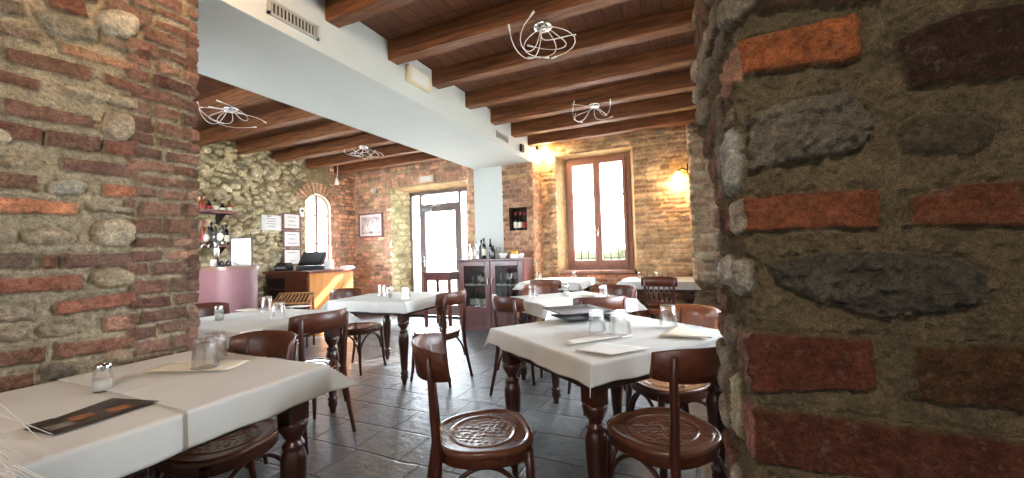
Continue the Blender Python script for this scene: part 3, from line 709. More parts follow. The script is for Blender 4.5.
TABLES = [
 ('A', 'dark turned leg table along the near left brick pillar', .415, .72, (-1.755, .40, 0), 0),
 ('B', 'turned leg table in front of the mauve bar', .46, .41, (-2.95, 1.89, 0), R(2)),
 ('C', 'turned leg table between the wooden desk and the glazed door', .45, .42, (-2.87, 3.28, 0), R(3)),
 ('D', 'turned leg table holding the dark square plates', .425, .455, (-.435, 2.115, 0), R(-37)),
 ('E', 'turned leg table directly behind the dark plates', .40, .405, (-1.03, 3.47, 0), R(-44)),
 ('F', 'turned leg table beside the tall window and cabinet', .41, .45, (-1.79, 5.5, 0), R(1)),
 ('G', 'turned leg table between the tall window and grey pier', .44, .42, (-.45, 5.72, 0), 0)]
TB = {}
for k, lab, a, c, loc, rz in TABLES: TB[k] = (make_table('dining_table', lab, a, c, loc, rz, near=.14 if k == 'B' else .075), a, c, loc, rz)
cloth('tablecloth', 'ivory cloth on the near left table, with the salt shaker and dark menu', .415, .515, (-1.755, .185, 0), 0, .105, .6, 1, [(1, .20, .004), (0, .1, .003)], sides=(1, 0, .0, 1))
cloth('tablecloth', 'ivory cloth at the far end of the near left table, under the upturned tumblers', .422, .237, (-1.755, .89, 0), 0, .105, .75, 2, [(0, .05, .004)], z=TZ+.0095, sides=(1, 0, 1, 0))
for k, lab, sd, cr in (('B', 'ivory cloth on the table before the mauve bar', 3, CRS), ('C', 'ivory cloth on the table before the brick wall with framed print', 4, CRS), ('D', 'ivory creased cloth under the dark square plates', 5, [(0, -.145, .005), (0, .225, .005), (1, -.155, .005)]),
                       ('E', 'ivory cloth on the table right behind the dark plates', 6, CRS), ('F', 'sunlit white cloth on the table by the wooden cabinet', 7, []), ('G', 'white cloth on the table below the right wall lamp', 8, [])):
    _, a, c, loc, rz = TB[k]; cloth('tablecloth', lab, a+.004, c+.004, loc, rz, (.1 if k != 'D' else .082), .6 if k != 'D' else .25, sd, cr, hang=-.1 if k != 'D' else .35)

# ------------------------------------------------------------------ chairs (front looks along +y)
def seat_outline(a, grow=0., k=1.):
    c, s = math.cos(a), math.sin(a); p = 2.6
    x = .205*math.copysign(abs(c)**(2/p), c); y = .2*math.copysign(abs(s)**(2/p), s)
    x *= 1+.10*y/.2
    return x*(1+grow), y*(1+grow)
def make_chair(label, kind='panel'):
    t = thing('dining_chair', label, 'chair', (0, 0, 0), 0, 'bentwood dining chairs')
    b = MB(); na, nr = 110, 44; P = []
    for i in range(na):
        a = 2*PI*i/na; ox, oy = seat_outline(a); row = []
        for j in range(nr+1):
            q = j/nr; x, y = ox*q, oy*q; e = math.hypot(x/.135, y/.125); z = .458-.010*(1-q*q)
            if e < 1: z += .55*(.0013*math.sin(e*19+2.2*math.sin(5*a))*math.cos(11*a+e*9)+.0008*math.sin(150*x+60*y)*math.sin(140*y-50*x))*min(1, (1-e)*6)-.0008
            elif e < 1.12: z += .003*math.sin((e-1)/.12*PI)
            if q > .86: z += .004*math.sin((q-.86)/.14*PI)
            row.append((x, y, z))
        row += [(ox*1.012, oy*1.012, .453), (ox*1.012, oy*1.012, .44), (ox*.98, oy*.98, .434), (0, 0, .434)]
        P.append(row)
    b.grid(P, True); bmesh.ops.remove_doubles(b.bm, verts=b.bm.verts, dist=1e-5); b.obj('seat', 'seat', t)
    b = MB(); P = []
    for i in range(48):
        ox, oy = seat_outline(2*PI*i/48); P.append([(ox*k, oy*k, z) for k, z in ((.97, .434), (.97, .402), (.955, .396), (.90, .396), (.90, .434))])
    b.grid(P, True); b.obj('seat_frame', 'walnut_h', t)
    fl = [(-1, .165, .155), (1, .165, .155)]
    for sx, x, y in fl:
        b = MB(); b.tube([(sx*x, y, .433), (sx*(x+.003), y+.004, .3), (sx*(x+.012), y+.016, .1), (sx*(x+.02), y+.03, 0)], [.018, .017, .014, .011], 10); b.obj('leg', 'walnut', t)
    top = .82 if kind != 'slat' else .84
    for sx in (-1, 1):
        b = MB(); b.tube([(sx*.175, -.265, 0), (sx*.165, -.225, .18), (sx*.157, -.196, .36), (sx*.155, -.190, .45), (sx*.157, -.2, .58), (sx*.165, -.208, .72), (sx*.168, -.219, top-.005), (sx*.168, -.220, top)], [.012, .015, .018, .018, .017, .015, .012, .006], 10); b.obj('rear_post', 'walnut', t)
    # curved braces under the seat
    def arch(p0, p1, zb=.2, zt=.39, lean=0.):
        pts = []
        for i in range(15):
            u = i/14; h = zb+(zt-zb)*max(0., math.sin(PI*u))**.55
            pts.append((p0[0]+(p1[0]-p0[0])*u, p0[1]+(p1[1]-p0[1])*u, h))
        return pts
    for p0, p1 in (((-.172, .162), (.172, .162)), ((-.168, .15), (-.160, -.2)), ((.168, .15), (.160, -.2))):
        b = MB(); b.tube(arch(p0, p1), .0095, 8); b.obj('brace', 'walnut', t)
    b = MB()
    if kind == 'slat':
        P = []
        for i in range(25):
            u = i/24*2-1; x = .205*u; yb = -.192-.035*(1-u*u); zt = .845+.012*(1-u*u)-.01*abs(u)**6
            P.append([(x, yb, .735), (x, yb-.016, .735), (x, yb-.02, zt), (x, yb-.004, zt)])
        for r_ in P: r_.append(r_[0])
        b.grid(P, smooth=True); b._new([P[0][k] for k in range(4)], [(0, 1, 2, 3)]); b._new([P[-1][k] for k in range(4)], [(0, 1, 2, 3)]); b.obj('backrest', 'walnut_h', t)
        b = MB(); b.box(-.16, -.214, .52, .16, -.192, .555, .004); b.obj('lower_rail', 'walnut_h', t)
        for i in range(5):
            x = -.11+.055*i; b = MB(); b.tube([(x, -.204, .55), (x*1.05, -.208-.02*(1-(x/.2)**2), .65), (x*1.08, -.199-.033*(1-(x/.2)**2), .74)], [.008, .012, .009], 8); b.obj('slat', 'walnut', t)
    else:
        P = []; W = .208; n = 33
        for i in range(n):
            u = i/(n-1)*2-1; A_ = 1.15; ang = u*A_; x = W*math.sin(ang)/math.sin(A_); yb = -.136-.118*(math.cos(ang)-math.cos(A_))/(1-math.cos(A_))
            zt = .848-.018*abs(u)**4; zb = .722+.012*abs(u)**4
            if kind == 'wavy': zt = .785+.014*math.cos(u*PI*1.5)-.03*max(0, abs(u)-.85)*5
            if kind == 'wavy': zb = .655
            dz = (zt-zb); ln = .018
            P.append([(x, yb, zb), (x, yb-.013, zb), (x, yb-.013-ln*.6, zb+dz*.5), (x, yb-.013-ln, zt-.004), (x, yb-.007-ln, zt), (x, yb-ln, zt-.003), (x, yb-ln*.6, zb+dz*.5), (x, yb, zb)])
        b.grid(P); b._new([P[0][k] for k in range(7)], [tuple(range(7))]); b._new([P[-1][k] for k in range(7)], [tuple(range(7))]); b.obj('backrest', 'walnut_h', t)
    return t
def face(dx, dy): return math.atan2(-dx, dy)
panel = make_chair('walnut chair with a pressed pattern seat standing alone in the front centre', 'panel')
def chair(src, first, seat, d, lab):
    rz = face(*d)
    if first: src.location = (seat[0], seat[1], 0); src.rotation_euler[2] = rz; src['label'] = lab; return src
    return dup(src, (seat[0], seat[1], 0), rz, lab)
chair(panel, True, (-.832, 1.48), (.8, .59), 'walnut chair with pressed pattern seat, standing angled in front of the dark plates table')
CH = [((-.14, 1.755), (-.78, .62), 'walnut chair half hidden by the right stone pillar, its pressed seat fully in view'),
      ((-.74, 3.17), (-.5, .86), 'walnut chair back rising between the dark plates and the table behind'),
      ((-.155, 2.42), (-.8, -.6), 'walnut chair back with painted window light at the right pillar, beyond the lone right tumbler'),
      ((-1.30, 3.10), (.56, .83), 'dark chair back in front of the cabinet, left of the table behind the dark plates'),
      ((-.76, 3.70), (-.71, -.71), 'small chair back just left of the slatted back chair'),
      ((-1.36, 3.82), (.73, -.68), 'low chair back behind the shaker on the table behind the dark plates'),
      ((-1.69, 4.86), (.05, 1), 'chair with its back to us at the sunlit table by the cabinet'),
      ((-2.28, 3.22), (-1, .06), 'chair between the framed print table and the cabinet, its pale seat shining'),
      ((-3.28, 3.2), (1, .05), 'bentwood chair tucked under the framed print table from the desk side'),
      ((-2.44, 1.90), (-1, .08), 'chair pulled up to the bar table, its curved back to the aisle'),
      ((-1.835, 1.03), (0, -1), 'chair tucked under the far end of the near left table'),
      ((-3.47, 1.90), (1, .05), 'chair back beyond the bar table, in front of the mauve bar'),
      ((-.80, -.12), (-1, 0), 'chair under the white haired person')]
for s, d, lab in CH: chair(panel, False, s, d, lab)
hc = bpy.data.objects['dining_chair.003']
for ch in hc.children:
    if ch.name.startswith('backrest'): ch.data = ch.data.copy(); ch.data.materials[0] = M['orange_or_lit_wood']  # window light painted as a honey colour on this walnut backrest
slat = make_chair('chair with a slatted back and honey seat at the table by the right pier', 'slat'); slat.location = (-.36, 5.22, 0); slat.rotation_euler[2] = face(.12, 1)
wavy = make_chair('chair with a wavy topped back peeking over the near left table', 'wavy'); wavy.location = (-2.50, 1.375, 0); wavy.scale = (.92, .92, 1)
for ch in slat.children:
    if ch.name.startswith('seat'): ch.data = ch.data.copy(); ch.data.materials[0] = M['orange_or_lit_wood']

# ------------------------------------------------------------------ tableware
def P2(k, px, py, z=TZ+.006):
    p = on(2, z, px, py); return p
def tumbler_mesh():
    b = MB(); n = 36; prof_o = [(.036, .112), (.0365, .109), (.0385, .085), (.043, .045), (.0465, .006), (.0468, .001)]
    prof_i = [(.0442, .001), (.0438, .006), (.0405, .045), (.036, .085), (.033, .098), (0.0005, .100)]
    P = []
    for i in range(n):
        a = 2*PI*i/n; row = []
        for r, z in [(.0005, .1105)]+prof_o:
            f = 1-.06*(abs(math.cos(a*4.5))**2)*(1 if .03 < z < .1 else .3); row.append((r*f*math.cos(a), r*f*math.sin(a), z))
        row += [(r*math.cos(a), r*math.sin(a), z) for r, z in prof_i]
        P.append(row)
    b.grid(P, True); return b
tum = tumbler_mesh().obj('tumbler', 'glass'); TUM_USED = False
def tumbler(x, y, lab, z=TZ+.0118, s=1., group='upturned glass tumblers'):
    global TUM_USED
    o = tum if not TUM_USED else tum.copy()
    if TUM_USED: COL.objects.link(o)
    TUM_USED = True
    o.location = (x, y, z); o.scale = (s, s, s); o.rotation_euler[2] = random.uniform(0, 3); return tag(o, lab, 'glass', group)
def shaker(x, y, lab, s=1., z=TZ+.0118, lid='chrome'):
    t = thing('salt_shaker', lab, 'shaker', (x, y, z), 0, 'glass table shakers')
    b = MB(); b.lathe([(.0005, 0), (.0205, 0), (.0225, .004), (.0225, .046), (.0205, .056), (.0175, .062)], 12, close=False); b.obj('jar', 'glass', t)
    b = MB(); b.lathe([(.0005, .004), (.0195, .005), (.0195, .034), (.0005, .036)], 12, close=False); b.obj('salt', 'salt', t)
    b = MB(); b.lathe([(.0185, .061), (.019, .074), (.017, .080), (.008, .085), (.0005, .086)], 14, close=False); b.obj('lid', lid, t)
    t.scale = (s, s, s); return t
def paper(name, label, pts, z, mat='napkin', layers=1, cat='napkin', th=.0012, curl=0., group=None):
    b = MB(); c = [sum(p[i] for p in pts)/len(pts) for i in (0, 1)]; P = []
    q = pts; n = 8
    for i in range(n+1):
        row = []
        for j in range(n+1):
            u, v = i/n, j/n
            x = (q[0][0]*(1-u)+q[1][0]*u)*(1-v)+(q[3][0]*(1-u)+q[2][0]*u)*v; y = (q[0][1]*(1-u)+q[1][1]*u)*(1-v)+(q[3][1]*(1-u)+q[2][1]*u)*v
            row.append((x-c[0], y-c[1], curl*((2*u-1)**4+.6*(2*v-1)**4)+.0004*math.sin(u*9+v*5)+.0006))
        P.append(row)
    b.grid(P); o = b.obj(name, mat, None, (c[0], c[1], z), recalc=False)
    m = o.modifiers.new('s', 'SOLIDIFY'); m.thickness = th*layers; m.offset = 1
    return tag(o, label, cat, group)
# near left table
zA = TZ+.0215
p = on(2, zA, 205, 367); tumbler(p[0], p[1], 'front upturned tumbler of the pair on the near left table', zA, .98)
p = on(2, zA, 215, 359); tumbler(p[0], p[1], 'rear upturned tumbler of the pair on the near left table', zA, .98)
paper('napkin', 'crumpled paper napkin under the tumblers of the near left table', [(-1.93, .80), (-1.62, .93), (-1.68, 1.05), (-1.98, .93)], TZ+.0165, curl=.0015)
shaker(-1.83, .655, 'glass salt shaker with dark chrome lid by the printed menu', 1.15, TZ+.006)
paper('menu_card', 'dark printed menu card with food photos on the near left table', [(-1.47, .435), (-1.50, .665), (-1.68, .625), (-1.60, .42)], TZ+.0105, 'menu', cat='menu')
for o in [bpy.data.objects['menu_card']]:
    for i, (x, y) in enumerate([(-.045, .06), (.02, .05), (.0, -.02), (-.045, -.08), (.03, -.07)]):
        b = MB(); b.box(x-.022, y-.024, .0021, x+.022, y+.024, .0025); c = b.obj('menu_photo', ['menu', 'foodphoto', 'foodphoto', 'menu', 'palephoto'][i], o)
# bar table
tumbler(*P2('B', 267, 311)[:2], 'upturned tumbler on the bar table, the further of its pair'); tumbler(*P2('B', 279, 319)[:2], 'upturned tumbler on the bar table, the nearer of its pair')
shaker(*P2('B', 219, 321)[:2], 'white shaker on the bar table', 1.25)
p = P2('B', 250, 311); paper('napkin', 'beige folded napkin left of the bar table tumblers', [(p[0]-.1, p[1]-.06), (p[0]+.1, p[1]-.05), (p[0]+.1, p[1]+.06), (p[0]-.1, p[1]+.05)], TZ+.0118, layers=4)
p = P2('B', 300, 307); paper('napkin', 'white folded napkin on the bar table near the aisle chair', [(p[0]-.08, p[1]-.08), (p[0]+.08, p[1]-.06), (p[0]+.08, p[1]+.06), (p[0]-.08, p[1]+.05)], TZ+.0118, 'white', 2)
# framed print table
tumbler(*P2('C', 382, 296)[:2], 'upturned tumbler leftmost on the framed print table'); tumbler(*P2('C', 406, 299)[:2], 'upturned tumbler nearest the glazed door on the framed print table')
shaker(*P2('C', 389, 298)[:2], 'shaker between the tumblers on the framed print table', 1.3)
# dark plates table
tumbler(-.46, 2.02, 'upturned tumbler in front of the dark square plates', s=1.0); tumbler(-.335, 1.995, 'upturned tumbler nearest us in the middle of the plates table', s=1.05)
tumbler(-.385, 2.13, 'small tumbler standing half behind the middle one', s=.78); tumbler(-.135, 2.27, 'upturned tumbler alone on the right of the plates table', s=1.02)
def square_plate(loc, rz, s, lab, th=.014):
    b = MB(); P = []; n = 12
    for i in range(n+1):
        row = []
        for j in range(n+1):
            u, v = i/n*2-1, j/n*2-1; e = max(abs(u), abs(v)); row.append((u*s, v*s, .006+.018*max(0, (e-.55)/.45)**1.5))
        P.append(row)
    b.grid(P); o = b.obj('square_plate', 'slateplate', None, loc, recalc=False); o.rotation_euler[2] = rz
    m = o.modifiers.new('s', 'SOLIDIFY'); m.thickness = .006; m.offset = -1; return tag(o, lab, 'plate', 'dark square plates')
square_plate((-.665, 2.365, TZ+.0118), R(-44), .11, 'dark square plate underneath on the plates table'); square_plate((-.66, 2.375, TZ+.050), R(-48), .16, 'dark square plate with upturned edges, top of the pair')
square_plate((-.46, 2.44, TZ+.0118), R(20), .055, 'small dark saucer behind the front tumblers')
def qpx(pts, z=TZ+.006): return [tuple(on(2, z, x, y)[:2]) for x, y in pts]
paper('napkin', 'white folded paper napkin in front of the dark plates', qpx([(562, 344), (610, 334), (623, 338), (570, 347)]), TZ+.0165, 'white', 2)
paper('napkin', 'beige triangular napkin at the right of the plates table', qpx([(660, 338), (712, 340), (711, 339), (678, 326)]), TZ+.0145, 'napkin', 4)
paper('napkin', 'thin napkin lying flat at the front corner of the plates table', qpx([(575, 352), (600, 344), (650, 350), (612, 357)]), TZ+.0145, 'white', 1)
# table behind the plates
tumbler(-1.36, 3.42, 'upturned tumbler leftmost on the table behind the plates'); tumbler(-.73, 3.50, 'upturned tumbler at the right on the table behind the plates')
shaker(-1.07, 3.52, 'shaker in the middle of the table behind the plates', 1.3); p = P2('E', 590, 296)
paper('napkin', 'folded napkin left of the right tumbler behind the plates', [(p[0]-.07, p[1]-.07), (p[0]+.07, p[1]-.06), (p[0]+.07, p[1]+.06), (p[0]-.07, p[1]+.06)], TZ+.0118, layers=8)
# window tables
tumbler(-1.62, 5.72, 'upturned tumbler on the sunlit table, nearest the window'); tumbler(-2.08, 5.55, 'upturned tumbler on the sunlit table, nearest the cabinet')
tumbler(-.55, 5.75, 'upturned tumbler on the pier table, left of its pair'); tumbler(-.36, 5.8, 'upturned tumbler on the pier table, right of its pair')
shaker(-.45, 5.62, 'shaker between the tumblers on the pier table', 1.2); shaker(-.70, 5.82, 'small shaker left on the pier table by the window', 1.0)

# ================================================================== display cabinet
CX0, CX1, CY0, CY1, CH_ = -3.37, -2.27, 5.36, 5.76, 1.10
cab = thing('display_cabinet', 'mahogany display cabinet with glass doors below the white beam', 'cabinet', ((CX0+CX1)/2, (CY0+CY1)/2, 0))
w, d = (CX1-CX0)/2, (CY1-CY0)/2
b = MB(); b.box(-w, -d+.02, .0, -w+.03, d, CH_-.03); b.box(w-.03, -d+.02, 0, w, d, CH_-.03); b.box(-w, d-.015, 0, w, d, CH_-.03); b.box(-w, -d+.02, .03, w, d, .07); b.box(-.015, -d+.02, .05, .015, d, CH_-.03)
b.box(-w, -d+.015, 0, w, -d+.035, .06, .003); b.obj('body', 'mahogany', cab)
b = MB(); b.box(-w-.02, -d-.015, CH_-.03, w+.02, d, CH_, .006); b.obj('cabinet_top', 'mahogany', cab)
for z in (.31, .69): b = MB(); b.box(-w+.031, -d+.03, z, w-.031, d-.016, z+.018); b.obj('shelf', 'label', cab)
for sx in (-1, 1):
    b = MB(); a, c = (-w+.004, -.004) if sx < 0 else (.004, w-.004); z0, z1 = .06, CH_-.035
    fw = .085; b.box(a, -d, z0, a+fw, -d+.02, z1, .004); b.box(c-fw, -d, z0, c, -d+.02, z1, .004); b.box(a+fw, -d, z1-.075, c-fw, -d+.02, z1, .004); b.box(a+fw, -d, z0, c-fw, -d+.02, z0+.05, .004); b.box(a+fw, -d, .30, c-fw, -d+.02, .36, .004)
    b.box(a+fw, -d+.006, z0+.05, c-fw, -d+.018, .30); do = b.obj('door', 'mahogany', cab)
    b = MB()
    for i in range(6):
        for k in range(2):
            x0 = a+fw+.02+k*.185; b.box(x0, -d-.004, .125+i*.026, x0+.15, -d+.008, .137+i*.026, .002)
    b.obj('louvre', 'mahogany', do); b = MB(); b.box(a+fw, -d+.009, .36, c-fw, -d+.012, z1-.075); b.obj('pane', 'cabglass', do)
    b = MB(); x = -.03*(-sx); b.tube([(sx*.035, -d-.002, .82), (sx*.035, -d-.03, .80), (sx*.035, -d-.03, .72), (sx*.035, -d-.002, .70)], .007); b.obj('handle', 'label', do)
def bottle(loc, lab, mat='wine', r=.036, h=.30, lab_mat='label', group=None, cap=None, name='bottle', cat='bottle'):
    t = thing(name, lab, cat, loc, random.uniform(0, 3), group)
    b = MB(); b.lathe([(.0005, 0), (r*.95, .0), (r, .006), (r, h*.58), (r*.86, h*.66), (r*.42, h*.76), (r*.36, h*.80), (r*.36, h*.97), (r*.4, h*.975), (r*.4, h), (.0005, h)], 16, close=False); b.obj('body', mat, t)
    if lab_mat: b = MB(); b.lathe([(r*1.01, h*.16), (r*1.02, h*.165), (r*1.02, h*.46), (r*1.01, h*.465)], 16, close=False); b.obj('bottle_label', lab_mat, t)
    b = MB(); b.lathe([(r*.42, h*.86), (r*.43, h*.861), (r*.43, h*1.005), (.0005, h*1.008)], 12, close=False); b.obj('capsule', cap or 'red', t)
    return t
yc = (CY0+CY1)/2
pos = ['leftmost', 'second', 'third', 'fourth', 'fifth']
for i, x in enumerate(np.linspace(CX0+.13, -2.95, 5)):
    bottle((x, yc-.03+.03*(i % 2), .329), 'wine bottle on the low shelf behind the left glass door, '+['leftmost', 'second from left', 'in the middle', 'second from right', 'nearest the right edge'][i], group='wine bottles in the cabinet', lab_mat='label')
for i, x in enumerate(np.linspace(-2.70, -2.42, 4)):
    bottle((x, yc-.02, .329), 'wine bottle on the low shelf behind the right glass door, '+['leftmost', 'second from left', 'second from right', 'rightmost'][i], group='wine bottles in the cabinet')
def plate_mesh(r):
    b = MB(); b.lathe([(.0005, 0), (r*.55, 0), (r*.6, .003), (r, .014), (r, .017), (r*.62, .007), (.0005, .005)], 24, close=False); return b
for i, x in enumerate((-3.21, -3.08, -2.93)):
    o = plate_mesh(.068).obj('plate', 'ceramic', None, (x, yc+.05, .708+.075)); o.rotation_euler = (R(78), 0, 0)
    tag(o, ['left', 'middle', 'right'][i]+' small white plate standing on edge on the upper cabinet shelf', 'plate', 'plates standing in the cabinet')
for i, (x, h) in enumerate(((-3.13, .24), (-3.0, .22), (-2.88, .2))):
    bottle((x, yc-.1, .709), ['left', 'middle', 'right'][i]+' dark bottle on the upper shelf behind the left door', r=.03, h=h, group='bottles on the upper cabinet shelf', lab_mat='label' if i == 1 else None)
for i, x in enumerate((-2.70, -2.61, -2.52, -2.43)):
    bottle((x, yc-.06+.03*(i % 2), .709), 'dark bottle on the upper shelf behind the right door, '+['leftmost', 'second from left', 'second from right', 'rightmost'][i], r=.03, h=.23+.02*(i % 2), lab_mat=None, group='bottles on the upper cabinet shelf')
# things on the cabinet
zt = CH_+.001
bottle((-3.26, 5.52, zt), 'pale clear bottle leftmost on the cabinet top', 'clearb', .035, .24, None, cap='white'); bottle((-3.17, 5.56, zt), 'pale grey bottle second from left on the cabinet top', 'clearb', .036, .28, 'label', cap='steel')
bottle((-3.06, 5.55, zt), 'dark stout bottle on the cabinet top beside the pale ones', 'black', .04, .30, None, cap='black'); bottle((-2.99, 5.5, zt), 'black wine bottle in the middle of the cabinet top', 'wine', .036, .32, 'label', cap='black')
bottle((-2.90, 5.55, zt), 'tall slim dark bottle on the cabinet top', 'wine', .032, .31, None, cap='black'); bottle((-2.83, 5.5, zt), 'short dark bottle on the cabinet top left of the bowl', 'wine', .036, .2, None, cap='black')
def stemglass(loc, lab):
    b = MB(); b.lathe([(.0005, 0), (.032, .001), (.03, .004), (.005, .008), (.004, .07), (.02, .085), (.033, .11), (.034, .14), (.028, .17), (.026, .17), (.031, .14), (.03, .11), (.0005, .09)], 20, close=False)
    return tag(b.obj('wine_glass', 'glass', None, loc), lab, 'glass')
stemglass((-2.76, 5.55, zt), 'stemmed wine glass on the cabinet top behind the bowl')
b = MB(); b.lathe([(.0005, 0), (.035, 0), (.04, .006), (.065, .05), (.072, .08), (.069, .08), (.06, .05), (.0005, .012)], 24, close=False); tag(b.obj('bowl', 'ceramic', None, (-2.66, 5.5, zt)), 'white bowl on the right part of the cabinet top', 'bowl')
t = thing('sugar_box', 'small box with yellow paper packets on the cabinet top', 'box', (-2.47, 5.52, zt))
b = MB(); b.box(-.06, -.04, 0, .06, .04, .06, .004); b.obj('box', 'ceramic', t)
for i in range(4): b = MB(); b.box(-.05+.026*i, -.02, .05, -.032+.026*i, .025, .1+.006*(i % 2)); b.obj('packet', 'yellow', t)
b = MB(); b.lathe([(.0005, 0), (.026, 0), (.03, .004), (.034, .07), (.031, .07), (.027, .006), (.0005, .005)], 20, close=False); tag(b.obj('cup', 'ceramic', None, (-2.35, 5.5, zt)), 'small white cup at the right end of the cabinet top', 'cup')

# bottles in the column niche
for i, (x, m, lm, h) in enumerate(((-2.60, 'wine', 'label', .31), (-2.52, 'wine', 'label', .30), (-2.44, 'wine', 'red', .29))):
    bottle((x, 5.89, NZ0+.001), ['left', 'middle', 'right'][i]+' wine bottle standing in the niche of the brick column', m, .035, h, lm, 'wine bottles in the column niche')

# small side table by the door
t = thing('side_table', 'small open fronted wooden stand left of the display cabinet', 'table', (-3.85, 5.62, 0))
b = MB(); b.box(-.27, -.2, .86, .27, .2, .90, .005); b.obj('table_top', 'mahogany', t)
for sx in (-1, 1):
    for sy in (-1, 1): b = MB(); b.box(sx*.235-.025, sy*.17-.02, 0, sx*.235+.025, sy*.17+.02, .86, .003); b.obj('leg', 'mahogany', t)
b = MB(); b.box(-.22, -.18, .76, .22, -.165, .86); b.box(-.22, .165, .76, .22, .18, .86); b.box(-.245, -.16, .76, -.23, .16, .86); b.box(.23, -.16, .76, .245, .16, .86); b.obj('apron', 'mahogany', t)
b = MB(); b.box(-.22, -.16, .36, .22, .16, .385); b.obj('shelf', 'mahogany', t)

# ================================================================== bar
t = thing('bar_counter', 'mauve rounded bar counter behind the left tables', 'counter', (-5.36, 3.14, 0))
def stadium(x0, x1, y0, y1, n=44):
    r = (y1-y0)/2; yc_ = (y0+y1)/2; return [(x0, y0)]+[(x1-r+r*math.cos(a), yc_+r*math.sin(a)) for a in np.linspace(-PI/2, PI/2, n)]+[(x0, y1)]
b = MB(); b.prism([(x, y, .0) for x, y in stadium(-.94, .30, -.24, .24)], (0, 0, 1.075)); smooth_none = b.obj('body', 'pink', t)
b = MB(); b.prism([(x, y, 1.0755) for x, y in stadium(-.96, .34, -.28, .28)], (0, 0, .045)); b.obj('counter_top', 'bartop', t)
ZB = 1.122
t = thing('beer_tap', 'chrome beer tap tower with round badges on the bar', 'tap', (-5.66, 3.12, ZB)); t.scale = (1.15, 1.15, 1.15)
b = MB(); b.lathe([(.0005, 0), (.05, 0), (.05, .012), (.03, .02), (.028, .24), (.032, .25), (.032, .29), (.0005, .30)], 20, close=False); b.obj('column', 'chrome', t)
b = MB(); b.tube([(-.16, 0, .26), (.16, 0, .26)], .024, 14); b.obj('manifold', 'chrome', t)
for i in range(3):
    x = -.13+.13*i; b = MB(); b.tube([(x, -.02, .26), (x, -.07, .26), (x, -.085, .20)], .011); sp_ = b.obj('spout', 'chrome', t)
    b = MB(); b.lathe([(.0005, -.012), (.042, -.012), (.045, 0), (.042, .012), (.0005, .012)], 22, (x, -.03, .33), axis=1, close=False); b.obj('badge', ['label', 'steel', 'label'][i], t)
    b = MB(); b.tube([(x, 0, .28), (x, 0, .40), (x, -.01, .46)], [.008, .012, .009]); b.obj('tap_handle', 'black', t)
t = thing('menu_stand', 'white two part notice standing on the bar beside the tap', 'sign', (-5.30, 3.22, ZB)); t.rotation_euler[2] = R(28); t.scale = (.82, 1, .76)
b = MB(); b.box(-.16, -.008, -.0, -.15, .008, .47); b.box(.15, -.008, 0, .16, .008, .47); b.box(-.15, -.008, .46, .15, .008, .47); b.obj('frame', 'slateplate', t)
b = MB(); b.box(-.15, -.006, .0, .15, .006, .46, .002); b.obj('panel', 'white', t)
b = MB()
for z, n in ((.30, 3), (.10, 3)):
    for i in range(n): b.box(-.11, -.0075, z+i*.022, .11-.03*(i % 2), -.0062, z+i*.022+.008)
b.obj('printed_line', 'black', t); b = MB(); b.box(-.13, -.0075, .235, .13, -.0062, .245); b.obj('divider', 'steel', t)
b = MB(); b.lathe([(.0005, 0), (.03, 0), (.033, .09), (.03, .09), (.027, .006), (.0005, .006)], 18, close=False); tag(b.obj('cup', 'ceramic', None, (-5.5, 3.0, ZB)), 'white cup on the bar left of the sunglasses', 'cup')
t = thing('sunglasses', 'dark sunglasses lying on the bar below the white notice', 'glasses', (-5.27, 3.0, ZB), R(20))
for sx in (-1, 1):
    b = MB(); b.lathe([(.0005, -.004), (.034, -.004), (.036, 0), (.034, .004), (.0005, .004)], 18, (sx*.045, 0, .036), axis=1, close=False); b.obj('lens', 'black', t)
    b = MB(); b.tube([(sx*.08, 0, .045), (sx*.085, .06, .04), (sx*.08, .13, .006)], .004); b.obj('temple', 'black', t)
# bottle shelf on the stone wall, and bottles on a lower back shelf
for z, lab, bots in ((1.90, 'upper mauve wall shelf with bottles on the stone wall', [('spirit', 'red', 'red capped bottle', .2), ('wine', 'red', 'dark bottle', .15), ('clearb', 'label', 'clear bottle', .17), ('wine', 'label', 'stubby dark jar bottle', .13), ('spirit', 'label', 'cream labelled bottle', .16)]),
                    (1.42, 'lower mauve wall shelf with spirit bottles behind the beer tap', [('spirit', 'red', 'tall red bottle', .34), ('wine', 'red', 'tall dark bottle', .32), ('clearb', 'label', 'tall clear bottle', .33), ('wine', 'label', 'dark labelled bottle', .3)])):
    t = thing('wall_shelf', lab, 'shelf', (XL+.16, 3.15, z)); b = MB(); b.box(-.14, -.55, -.03, .14, .5, 0, .003); b.obj('board', 'frame_br', t)
    for y in (-.4, .35): b = MB(); b.prism([(-.14, y, -.03), (.10, y, -.03), (-.14, y, -.2)], (0, .02, 0)); b.obj('bracket', 'iron', t)
    for i, (m, lm, nm, h) in enumerate(bots):
        y = 3.60-.09*(len(bots)-1-i) if z > 1.8 else 3.56-.1*(len(bots)-1-i)
        bottle((XL+.19, y, z+.001), nm+(' on the upper stone wall shelf' if z > 1.8 else ' on the shelf behind the beer tap'), m, .036, h, lm, 'bottles on the '+('upper' if z > 1.8 else 'lower')+' wall shelf', cap='red' if i == 0 else 'black')

